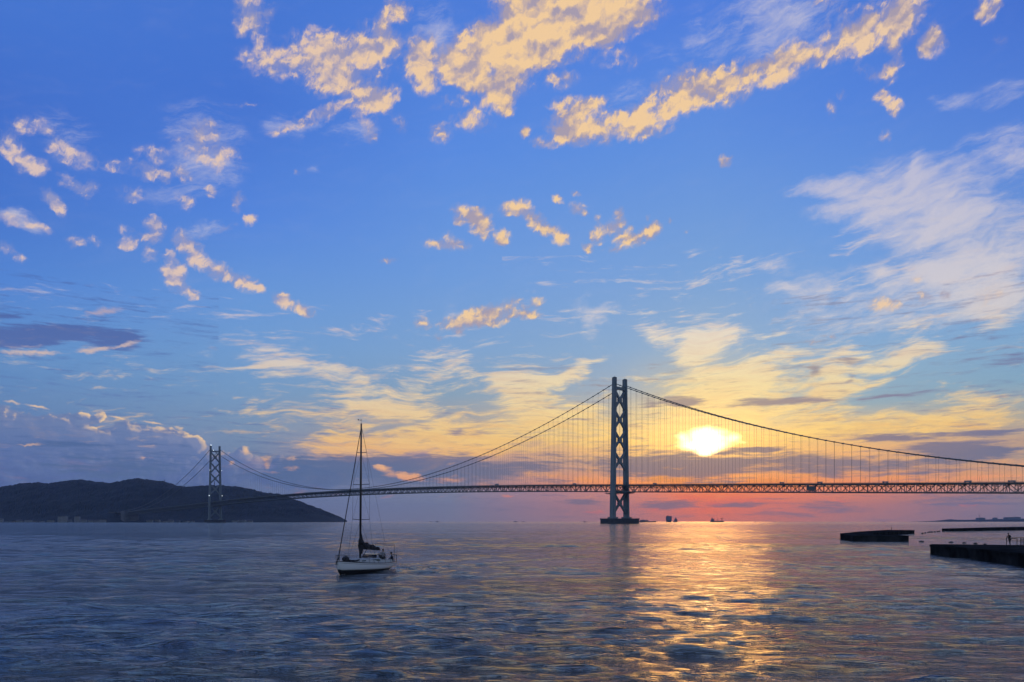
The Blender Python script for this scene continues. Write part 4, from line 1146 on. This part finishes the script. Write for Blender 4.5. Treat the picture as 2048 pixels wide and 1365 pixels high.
# ------------------------------------------------------------------ people
skin_m = mat("skin", (0.32, 0.20, 0.14), 0.6)
hair_m = mat("black_hair", (0.01, 0.009, 0.009), 0.6)
cloth = {k: mat(k + "_cloth", c, 0.9, var=.15, scale=6) for k, c in dict(dark=(0.02, 0.022, 0.03), grey=(0.3, 0.3, 0.31), navy=(0.015, 0.02, 0.04), black=(0.012, 0.012, 0.013)).items()}

def skin_obj(name, chains, m, parent):
    """one continuous surface grown from joint chains; chains share their first joint with an earlier one"""
    vs, es, rs = [], [], []
    key = {}
    for ch in chains:
        last = None
        for p, r_ in ch:
            k = tuple(round(q, 4) for q in p)
            if k not in key:
                key[k] = len(vs); vs.append(p); rs.append(r_)
            i = key[k]
            if last is not None and i != last: es.append((last, i))
            last = i
    me = bpy.data.meshes.new(name); me.from_pydata(vs, es, []); me.materials.append(m)
    o = bpy.data.objects.new(name, me); C.objects.link(o); o.parent = parent
    o.modifiers.new('skin', 'SKIN').use_smooth_shade = True
    sv = me.skin_vertices[0].data
    for i, r_ in enumerate(rs): sv[i].radius = (r_, r_)
    sv[0].use_root = True
    ss = o.modifiers.new('smooth', 'SUBSURF'); ss.levels = ss.render_levels = 1
    return o

def hand(wrist, d, palm_n, grip=0.6):
    """palm and five fingers from the wrist along d; palm_n: the way the palm faces"""
    w = Vector(wrist); d = Vector(d).normalized(); n = Vector(palm_n); n = (n - d * n.dot(d)).normalized(); s_ = d.cross(n)
    out = []; mid = w + d * .045
    out.append([(tuple(w), .022), (tuple(mid), .026)])
    for k, (o_, L) in enumerate(((-.030, .068), (-.010, .078), (.010, .074), (.029, .060))):
        b = mid + d * .045 + s_ * o_
        pts = [(tuple(mid), .026), (tuple(b), .010)]
        a = grip; p = b
        for seg in (.45, .32, .23):
            dd = (d * math.cos(a) + n * math.sin(a)).normalized(); p = p + dd * L * seg; pts.append((tuple(p), .0085 - .0008 * len(pts) * .3)); a += grip
        out.append(pts)
    b = w + d * .03 - s_ * .028
    p1 = b + (d * .5 - s_ * .7 + n * .3).normalized() * .03; p2 = p1 + (d * .75 - s_ * .1 + n * .5).normalized() * .028
    out.append([(tuple(w), .022), (tuple(b), .013), (tuple(p1), .011), (tuple(p2), .009)])
    return out

def person(label, loc, rz, J, top, legs, hair=hair_m, group=None, cap=None):
    """J: joints in the figure's own axes (x forward, y left, z up from its feet's ground)"""
    o = empty("person", loc, rz); tag(o, label, "person", group)
    v = {k: Vector(q) for k, q in J.items()}
    pel, ch, nk, hd = v['pelvis'], v['chest'], v['neck'], v['head']
    # body: one continuous surface
    face = (hd - nk).normalized()
    chains = [[(tuple(pel), .115), (tuple(pel.lerp(ch, .5)), .125), (tuple(ch), .145), (tuple(nk), .06), (tuple(nk.lerp(hd, .45)), .062), (tuple(hd), .092), (tuple(hd + face * .07), .075)]]
    for sd in ('l', 'r'):
        sh, eb, wr = v['sh_' + sd], v['el_' + sd], v['wr_' + sd]
        chains.append([(tuple(ch), .145), (tuple(sh), .062), (tuple(sh.lerp(eb, .5)), .046), (tuple(eb), .040), (tuple(eb.lerp(wr, .5)), .035), (tuple(wr), .024)])
        hp, kn, an = v['hip_' + sd], v['kn_' + sd], v['an_' + sd]
        chains.append([(tuple(pel), .115), (tuple(hp), .092), (tuple(hp.lerp(kn, .5)), .080), (tuple(kn), .060), (tuple(kn.lerp(an, .4)), .056), (tuple(an), .040)])
        f = v.get('toe_' + sd, an + Vector((.17, 0, -.05)))
        chains.append([(tuple(an), .040), (tuple(an.lerp(f, .55)), .042), (tuple(f), .032)])
        d = (wr - eb).normalized()
        chains += hand(wr, d, v.get('palm_' + sd, Vector((0, 0, -1))), .5)
    skin_obj('body', chains, skin_m, o)
    # clothing a little outside the skin
    cs = [[(tuple(pel + (pel - ch).normalized() * .04), .150), (tuple(pel.lerp(ch, .5)), .152), (tuple(ch), .175), (tuple(ch.lerp(nk, .75)), .09)]]
    for sd in ('l', 'r'):
        sh, eb, wr = v['sh_' + sd], v['el_' + sd], v['wr_' + sd]
        cs.append([(tuple(ch), .175), (tuple(sh), .076), (tuple(sh.lerp(eb, .5)), .060), (tuple(eb), .053), (tuple(eb.lerp(wr, .85)), .040)])
    skin_obj('jacket', cs, top, o)
    ls = []
    pp = pel - Vector((0, 0, .01))
    for sd in ('l', 'r'):
        hp, kn, an = v['hip_' + sd], v['kn_' + sd], v['an_' + sd]
        ls.append([(tuple(pp), .145), (tuple(hp), .118), (tuple(hp.lerp(kn, .5)), .094), (tuple(kn), .074), (tuple(kn.lerp(an, .5)), .068), (tuple(kn.lerp(an, 1.0)), .060)])
    skin_obj('trousers', ls, legs, o)
    for sd in ('l', 'r'):
        an = v['an_' + sd]; f = v.get('toe_' + sd, an + Vector((.17, 0, -.05)))
        d = (f - an); d.z = 0; d.normalize()
        s_ = Vector((-d.y, d.x, 0))
        def sec(c_, w_, t_): return [c_ + s_ * w_ * math.cos(q_) + Vector((0, 0, -.045 + t_ * math.sin(q_))) for q_ in [math.pi * k_ / 4 for k_ in range(8)]]
        MB().loft([sec(an - d * .075, .035, .04), sec(an - d * .05, .052, .055), sec(an + d * .04, .056, .056), sec(an + d * .13, .058, .048), sec(an + d * .2, .05, .043), sec(an + d * .235, .03, .03)]).build('shoe', cloth['black'], o, smooth=True)
    # hair, nose, ears, eyes, mouth
    fw = v.get('look', Vector((1, 0, 0))); fw = (fw - face * fw.dot(face)).normalized(); lf = face.cross(fw)
    c = hd + face * .035
    hb = MB(); hb.ball((0, 0, 0), .108, 14, 10, (1.0, .9, 1.02))
    ho = hb.build('hair', hair, o, smooth=True)
    ho.matrix_local = Matrix.Translation(c - fw * .018 + face * .022) @ Matrix((fw, lf, face)).transposed().to_4x4()
    ft = MB()
    def L(a, b, c_): return c + fw * a + lf * b + face * c_
    ft.loft([[L(.088, -.012, -.03), L(.088, .012, -.03), L(.112, 0, -.038)], [L(.084, -.006, .01), L(.084, .006, .01), L(.09, 0, .01)]])
    for s2 in (-1, 1): ft.ball(tuple(L(.0, s2 * .09, -.015)), .022, 6, 5, (.6, .5, 1))
    ft.build('face_relief', skin_m, o)
    ey = MB()
    for s2 in (-1, 1): ey.ball(tuple(L(.086, s2 * .03, .004)), .010, 6, 5)
    ey.bar(L(.088, -.022, -.062), L(.088, .022, -.062), .004)
    ey.build('eyes_and_mouth', cloth['black'], o)
    return o

SIT = dict(pelvis=(0, 0, .50), chest=(-.03, 0, .88), neck=(-.01, 0, 1.07), head=(.03, 0, 1.21), sh_l=(-.03, .19, 1.0), sh_r=(-.03, -.19, 1.0), el_l=(.10, .27, .76), el_r=(.10, -.27, .76), wr_l=(.33, .17, .72), wr_r=(.33, -.17, .72), hip_l=(.03, .1, .49), hip_r=(.03, -.1, .49), kn_l=(.44, .13, .50), kn_r=(.44, -.13, .50), an_l=(.46, .14, .09), an_r=(.46, -.14, .09))
def pose(base, **k): d = dict(base); d.update(k); return d
yaw = math.atan2(HEAD[1], HEAD[0])
def on_boat(x, y, z): return YM @ Vector((x, y, z))
STAND = dict(pelvis=(0, 0, .93), chest=(.01, 0, 1.28), neck=(.02, 0, 1.48), head=(.05, 0, 1.62), sh_l=(0, .2, 1.40), sh_r=(0, -.2, 1.40), el_l=(.05, .27, 1.14), el_r=(.05, -.27, 1.14), wr_l=(.25, .2, 1.0), wr_r=(.25, -.2, 1.0), hip_l=(0, .1, .90), hip_r=(0, -.1, .90), kn_l=(.03, .12, .5), kn_r=(.03, -.12, .5), an_l=(0, .13, .09), an_r=(0, -.13, .09))
# helmsman standing in the sunken cockpit behind the wheel
person("person in a grey top at the yacht's steering wheel", on_boat(-4.72, .0, ZS + .01), yaw, pose(STAND, wr_l=(.42, .30, 1.22), wr_r=(.42, -.30, 1.22), el_l=(.16, .32, 1.15), el_r=(.16, -.32, 1.15)), cloth['grey'], cloth['dark'])
person("person in dark clothes sitting in the cockpit ahead of the wheel", on_boat(-3.45, -.52, ZS - .05), yaw + .9, pose(SIT), cloth['dark'], cloth['dark'])
person("person in dark clothes perched on the rail at the yacht's stern", on_boat(-4.85, .92, ZS + .05), yaw - 1.2, pose(SIT, pelvis=(0, 0, .60), hip_l=(.03, .1, .59), hip_r=(.03, -.1, .59), chest=(.02, 0, .97), neck=(.05, 0, 1.15), head=(.09, 0, 1.29), sh_l=(.02, .19, 1.09), sh_r=(.02, -.19, 1.09), kn_l=(.42, .14, .52), kn_r=(.42, -.14, .52), el_l=(.14, .27, .86), el_r=(.14, -.27, .86), wr_l=(.36, .15, .72), wr_r=(.36, -.15, .72)), cloth['navy'], cloth['dark'])

# ------------------------------------------------------------------ concrete breakwaters
wet = mat("sea_stained_concrete", (0.022, 0.023, 0.025), 1.0, var=0.6, scale=0.35, spec=0.08, bump=0.03, bscale=1.5)
_nt = wet.node_tree; _p = _nt.nodes['Principled BSDF']
_d = _nt.nodes.new('ShaderNodeBsdfDiffuse')                 # matt, porous concrete: no gloss even at a glancing view
_nt.links.new(_p.inputs['Base Color'].links[0].from_socket, _d.inputs['Color'])
_nt.links.new(_p.inputs['Normal'].links[0].from_socket, _d.inputs['Normal'])
_nt.links.new(_d.outputs[0], _nt.nodes['Material Output'].inputs['Surface'])
rust = mat("dark_steel_rail", (0.03, 0.03, 0.032), 0.6)
DK = 1.38
def quay(poly, z, label, cap=0.25):
    o = empty("breakwater", (poly[0][0], poly[0][1], 0)); tag(o, label, "breakwater")
    P = [(x - poly[0][0], y - poly[0][1]) for x, y in poly]
    MB().prism(P, -3, z - cap).build('wall', wet, o)
    cx = sum(x for x, _ in P) / len(P); cy = sum(y for _, y in P) / len(P)
    def grow(x, y, k=.12):
        d = math.hypot(x - cx, y - cy); return (x + (x - cx) / d * k, y + (y - cy) / d * k)
    MB().prism([grow(*p) for p in P], z - cap + .003, z).build('capping', wet, o)
    return o
k = EYE / 4.5
qa = [(76.8, 170.4), (88.2, 168.6), (90.6, 177), (88.5, 186), (96, 203), (126, 249), (147, 277), (141.5, 286), (112, 243), (87.4, 202), (81, 187)]
quay([(x * k, y * k) for x, y in qa], DK, "forked concrete breakwater with a marker post, farthest left of the breakwaters")
pb = [(197.5, 341), (203, 347), (300, 415), (420, 480), (424, 470), (300, 396)]
pb = [(197.5, 341), (199.5, 352), (268, 425), (420, 560), (428, 548), (270, 392)]
quay([(x * k, y * k) for x, y in pb], 1.25, "distant straight breakwater running off the right edge behind the others")
pc = [(59.4, 107.2), (56.9, 103.2), (55.2, 92), (52.4, 81), (50.6, 74), (49.5, 62), (55, 50), (110, 60), (110, 98.5), (68, 103)]
quay([(x * k, y * k) for x, y in pc], DK, "nearest concrete breakwater with a railing and a standing person at the right edge")

pst = MB().tube([(0, 0, -.02), (0, 0, .25), (0, 0, 1.15)], [.22, .12, .10], 10).ball((0, 0, 1.2), .17, 10, 7)
po = pst.build('marker_post', rust); pp = at(1783, 1061.5, DK); po.location = (pp.x, pp.y, DK)
po.location = ((1783 - 1024) / F * 262, 262, DK)
tag(po, "short round post standing on the forked breakwater", "post")

# railing on the near breakwater
def rail_pt(px, d=107.6): return Vector(((px - 1024) / F * d, d, DK))
ro_ = empty("railing", rail_pt(2013)); tag(ro_, "dark metal railing on the near breakwater beside the standing person", "railing")
base_ = ro_.location
xs = [2013, 2034, 2041.5, 2043.5, 2045.5, 2047.5, 2049.5, 2051.5, 2060, 2072, 2084]
for px in (2013, 2034, 2041.5, 2048, 2060, 2072, 2084):
    p = rail_pt(px) - base_
    MB().tube([p, p + Vector((0, 0, 1.12))], .05, 8).build('post', rust, ro_)
a_, b_ = rail_pt(2013) - base_, rail_pt(2084) - base_
for z in (1.1, .62): MB().tube([a_ + Vector((0, 0, z)), b_ + Vector((0, 0, z))], .028, 8).build('rail', rust, ro_)
for z in (.84, .36): MB().tube([rail_pt(2041.5) - base_ + Vector((0, 0, z)), b_ + Vector((0, 0, z))], .03, 8).build('rail', rust, ro_)
bl = MB()
for px in (2043.6, 2045.8, 2050, 2052.2, 2054.4):
    p = rail_pt(px) - base_; bl.tube([p, p + Vector((0, 0, 1.1))], .018, 6)
tag(bl.build('baluster', rust, ro_), None)
sg_ = MB().box(rail_pt(2027) - base_ + Vector((0, -.08, .98)), (.30, .025, .05)); sg_.build('rail_board', rust, ro_)

# person leaning on the end of the railing, seen from the side
pl = rail_pt(2018.5); pl.y -= .1
person("person in dark clothes leaning on the railing at the near breakwater's edge", pl, math.pi, pose(STAND,
    pelvis=(-.02, 0, .95), chest=(.05, 0, 1.31), neck=(.10, 0, 1.50), head=(.18, 0, 1.63), sh_l=(.06, .22, 1.42), sh_r=(.06, -.22, 1.42),
    el_l=(.26, .25, 1.20), el_r=(.26, -.22, 1.20), wr_l=(.40, .12, 1.155), wr_r=(.40, -.10, 1.155), kn_l=(.05, .12, .5), kn_r=(-.06, -.12, .5), an_l=(.02, .13, .09), an_r=(-.14, -.13, .09)), cloth['black'], cloth['dark'])

# floats and boulders in the gap between the breakwaters
float_m = mat("dark_float", (0.03, 0.03, 0.03), 0.7, var=.3, scale=3)
def blob_bm(seed, sx, sy, sz):
    rg = random.Random(seed); rings = []; n = 12
    for i in range(8):
        t = math.pi * (i + .5) / 8
        rings.append([(sx * math.sin(t) * math.cos(2 * math.pi * q / n) * rg.uniform(.9, 1.1), sy * math.sin(t) * math.sin(2 * math.pi * q / n) * rg.uniform(.9, 1.1), -sz * math.cos(t) * rg.uniform(.92, 1.08)) for q in range(n)])
    return MB().loft(rings)
def float_obj(seed, w, h):
    o = empty("float", (0, 0, 0))
    MB().tube([(-w, 0, .05), (-w * .8, 0, .05), (w * .8, 0, .05), (w, 0, .05)], [h * .5, h, h, h * .5], 12).build('drum', float_m, o, smooth=True)
    MB().tube([(-w * .3, 0, h), (-w * .3, 0, h + .1), (w * .3, 0, h + .1), (w * .3, 0, h)], .03, 5).build('lifting_handle', rust, o)
    return o
far_f = [(1845, 1067.2, .9), (1850.5, 1066, .6), (1856, 1065.2, .6), (1859.5, 1064.3, .9), (1864, 1064.2, .6), (1869.5, 1064, .8), (1875, 1063.4, .6), (1878.5, 1062.9, .6), (1887, 1063, 1.0)]
FARL = ["first float of the string, touching the tip of the forked breakwater", "second float of the string from the forked breakwater's tip", "third float of the string from the forked breakwater's tip", "fourth float of the string, one of the broad ones", "middle float of the string between the two farther breakwaters", "sixth float of the string from the forked breakwater's tip", "seventh float of the string, left of a close neighbour", "second to last float of the string before the distant breakwater", "last float of the string, nearest the distant straight breakwater"]
for i, (px, py, w) in enumerate(far_f):
    o = float_obj(i, w * .42, .40); p = at(px, py + .8); o.location = (p.x, p.y, 0); o.rotation_euler.z = RNG.uniform(-.6, .6)
    tag(o, FARL[i], "float", "floats strung between the farther breakwaters")
near_l = ["broad flat float just right of the forked breakwater", "second float from the forked breakwater, above the near breakwater's left part", "middle float of the row just behind the near breakwater", "fourth float of the row behind the near breakwater", "smallest float, rightmost of the row behind the near breakwater"]
for i, (px, py, w) in enumerate([(1843, 1083.3, .55), (1902, 1085, .52), (1928.5, 1086.4, .46), (1951, 1087.4, .42), (1970, 1089, .3)]):
    o = float_obj(20 + i, w, .17); p = at(px, py + .6); o.location = (p.x, p.y, 0); o.rotation_euler.z = RNG.uniform(-.2, .2)
    tag(o, near_l[i], "float", "floats behind the near breakwater")

# ------------------------------------------------------------------ ships on the horizon
ship_h = mat("ship_hull_dark", (0.04, 0.045, 0.06), 0.6, var=.2, scale=.1)
ship_w = mat("ship_upperworks", (0.13, 0.14, 0.16), 0.6, var=.2, scale=.1)
box_m = [mat("container_blue", (0.06, 0.09, 0.13), 0.6), mat("container_green", (0.05, 0.09, 0.08), 0.6), mat("container_rust", (0.10, 0.05, 0.04), 0.6)]
def ship_hull(L, B, Fb, bow=.18):
    rings = []
    for f, w, up in ((0, .82, 1.0), (.06, .96, 1.0), (.2, 1, .92), (.7, 1, .92), (.85, .78, 1.05), (.94, .42, 1.25), (1.0, .04, 1.45)):
        x = -L / 2 + L * f
        rings.append([(x + (bow * B if f > .9 else 0), -B / 2 * w, Fb * up), (x, -B / 2 * w * .82, -1.5), (x, B / 2 * w * .82, -1.5), (x + (bow * B if f > .9 else 0), B / 2 * w, Fb * up)])
    return MB().loft(rings)
def ship(name, px, d, rz, label, cat="ship"):
    o = empty(name, ((px - 1024) / F * d, d, 0), rz); tag(o, label, cat); return o

def windows(o, x, B, z, L):
    MB().box((x, 0, z), (L, B / 2, .5)).build('bridge_window', glass_m, o)

# general cargo ship: wheelhouse at the left, crane post at the right
d = 4700.0; o = ship("cargo_ship", 1434, d, .12, "cargo ship with wheelhouse left and a T-shaped crane right, below the sun")
ship_hull(84, 15, 6.4).build('hull', ship_h, o)
MB().box((-29, 0, 9.5), (9.5, 6.6, 3.6)).box((-30, 0, 15.3), (7.5, 6.2, 2.3)).box((-29, 0, 19.4), (5, 6.6, 1.7)).box((-33.5, 0, 21), (2.0, 2.2, 4.2)).build('superstructure', ship_w, o)
windows(o, -29, 13.4, 19.8, 5.06)
MB().bar((-28, 0, 21), (-28, 0, 32), .35).bar((-28, -3, 27), (-28, 3, 27), .25).bar((-17, 0, 11), (-17, 0, 26), .5).bar((-17, -4, 25), (-17, 4, 25), .5).build('mast', ship_h, o)
MB().box((2, 0, 7.4), (13, 5.4, 1.2)).box((26, 0, 7.4), (8, 5, 1.2)).build('hatch_cover', ship_w, o)
MB().tube([(5, 0, 6), (5, 0, 19)], [1.5, 1.1], 10).box((5, 0, 19.5), (1.4, 1.9, 1.5)).build('crane_post', ship_h, o)
MB().tube([(31, 0, 6), (31, 0, 24.5)], [1.6, 1.2], 10).box((31, 0, 24.8), (8.2, 1.2, .9)).bar((23, 0, 24), (30, 0, 19), .5).bar((39, 0, 24), (32, 0, 19), .5).box((31, 0, 14.5), (4.4, 1.2, .5)).build('deck_crane', ship_h, o)

# container ship seen from astern: a tall square block
d = 5200.0; o = ship("container_ship", 1337.5, d, math.pi / 2 + .02 - .2, "tall square container ship seen end-on, right of the near tower's pier")
ship_hull(180, 37, 12).build('hull', ship_h, o)
for r_ in range(5):
    for c_ in range(6):
        mb = MB()
        for tier in range(5 + (r_ + c_) % 2): mb.box((-60 + r_ * 26, -15 + c_ * 6, 15 + tier * 4.5), (12, 2.85, 2.15))
        mb.build('container_stack', box_m[(r_ * 3 + c_) % 3], o)
MB().box((-82, 0, 24), (6, 16, 13)).box((-82, 0, 38.6), (5, 18.6, 1.6)).box((-86, 8, 42), (2, 3, 4)).bar((-82, 0, 40), (-82, 0, 48), .4).build('superstructure', ship_w, o)
windows(o, -82, 37.8, 38.8, 5.1)
# smaller ship beside it
d = 5400.0; o = ship("coaster_ship", 1350.5, d, math.pi / 2 - .1, "small pyramid-shaped ship seen end-on beside the container ship")
ship_hull(90, 27, 8).build('hull', ship_h, o)
MB().box((-30, 0, 13), (7, 10, 6)).box((-30, 0, 21.5), (5.5, 6.5, 3)).box((-30, 0, 26), (4, 3.4, 2.4)).build('superstructure', ship_w, o)
windows(o, -30, 13.6, 22, 5.6)
MB().bar((-30, 0, 28), (-30, 0, 36), .5).bar((-30, -4, 32), (-30, 4, 32), .35).build('mast', ship_h, o)
# low dark ship half hidden by the pier
d = 4300.0; o = ship("workboat", 1293, d, -.05, "low dark ship with two masts, half hidden behind the near tower's pier", "ship")
ship_hull(104, 16, 5.0).build('hull', ship_h, o)
MB().box((-14, 0, 7.4), (24, 6.4, 3)).box((-20, 0, 11.5), (12, 5.6, 1.8)).box((2, 0, 8), (6, 5, 4)).build('superstructure', ship_w, o)
windows(o, -20, 11.4, 11.8, 12.1)
MB().bar((-20, 0, 12), (-20, 0, 24), .45).bar((-20, -2, 20), (-20, 2, 20), .3).bar((2, 0, 10), (2, 0, 19), .7).bar((-34, 0, 6), (-34, 0, 14), .4).build('mast', ship_h, o)

def small_boat(px, d, L, label, kind, rz):
    o = ship("fishing_boat", px, d, rz, label, "boat")
    ship_hull(L, L * .26, L * .09).build('hull', ship_h, o)
    MB().box((-L * .12 + kind * L * .2, 0, L * .15), (L * .13, L * .09, L * .09)).build('wheelhouse', ship_w, o)
    MB().bar((-L * .1 + kind * L * .2, 0, L * .2), (-L * .1 + kind * L * .2, 0, L * .42), L * .012).bar((L * .2, 0, L * .08), (L * .2, 0, L * .26), L * .012).build('mast', ship_h, o)
small_boat(875, 5200, 26, "small distant boat on the horizon, nearest to the yacht's mast", 0, .3)
small_boat(862, 5600, 20, "tiny low boat on the horizon just left of its masted neighbour", 1, 3.0)
small_boat(1031, 5200, 28, "distant boat on the horizon midway between yacht and near tower", 0, .2)
small_boat(1047, 5600, 22, "smaller distant boat just right of the one midway to the tower", 1, 3.3)
small_boat(1170, 4600, 22, "small boat on the horizon a little left of the near tower's pier", 0, .1)
small_boat(1510, 4300, 15, "tiny boat on the horizon right of the cargo ship", 1, .8)
small_boat(1551, 4700, 12, "tiniest boat on the horizon, farther right of the cargo ship", 0, 2.4)
small_boat(1767, 4600, 13, "tiny boat on the horizon above the forked breakwater", 1, .4)

# ------------------------------------------------------------------ the air
hz = bpy.data.materials.new("haze"); hz.use_nodes = True
nt = hz.node_tree; nt.nodes.clear()
pv = nt.nodes.new('ShaderNodeVolumePrincipled')
pv.inputs['Color'].default_value = (0.45, 0.62, 1.0, 1)
pv.inputs['Density'].default_value = HAZE
pv.inputs['Anisotropy'].default_value = 0.3
out = nt.nodes.new('ShaderNodeOutputMaterial')
nt.links.new(pv.outputs[0], out.inputs['Volume'])
HZB = 14200.0
ho = MB().box((0, 0, 152), (HZB, HZB, 168)).build('haze', hz)
tag(ho, "thin blue evening haze over the strait", kind='stuff')

# ------------------------------------------------------------------ foam left by the yacht
foam_m = mat("sea_foam", (0.75, 0.77, 0.8), 0.8)
fm = MB(); rg = random.Random(21); pts = []
for i in range(620):
    al = -1.2 + rg.random() ** 1.6 * 9.0
    ac = (1 if rg.random() < .62 else -1) * (1.05 + .28 * al + rg.gauss(0, .22)) if rg.random() < .6 else rg.gauss(0, .7 + .06 * al)
    x = STERN[0] - HEAD[0] * al + HEAD[1] * -1 * ac * -1; y = STERN[1] - HEAD[1] * al + HEAD[0] * -ac
    pts.append((x, y, rg.uniform(.02, .10) * max(.35, 1 - al / 11)))
for i in range(90):
    al = rg.uniform(-9.6, -7.5); sd_ = rg.choice((-1, 1)); ac = sd_ * (.12 + .22 * (al + 9.7) + rg.gauss(0, .05))
    pts.append((STERN[0] - HEAD[0] * al - HEAD[1] * ac, STERN[1] - HEAD[1] * al + HEAD[0] * ac, rg.uniform(.012, .035)))
px_ = np.array([q[0] for q in pts]); py_ = np.array([q[1] for q in pts])
hh, _, _ = sea_height(px_, py_, np.full(len(pts), .3))
for (x, y, r_), z in zip(pts, hh):
    n = 7; st0 = rg.uniform(0, 6)
    ring = [(x + r_ * 1.5 * math.cos(st0 + 6.283 * q / n) * rg.uniform(.6, 1.2), y + r_ * 1.5 * math.sin(st0 + 6.283 * q / n) * rg.uniform(.6, 1.2), z) for q in range(n)]
    fm.add(ring + [(x, y, z + r_ * .2)], [(q, (q + 1) % n, n) for q in range(n)])
tag(fm.build('wake_foam', foam_m, smooth=True), "white foam trailing from the yacht's stern", kind='stuff')
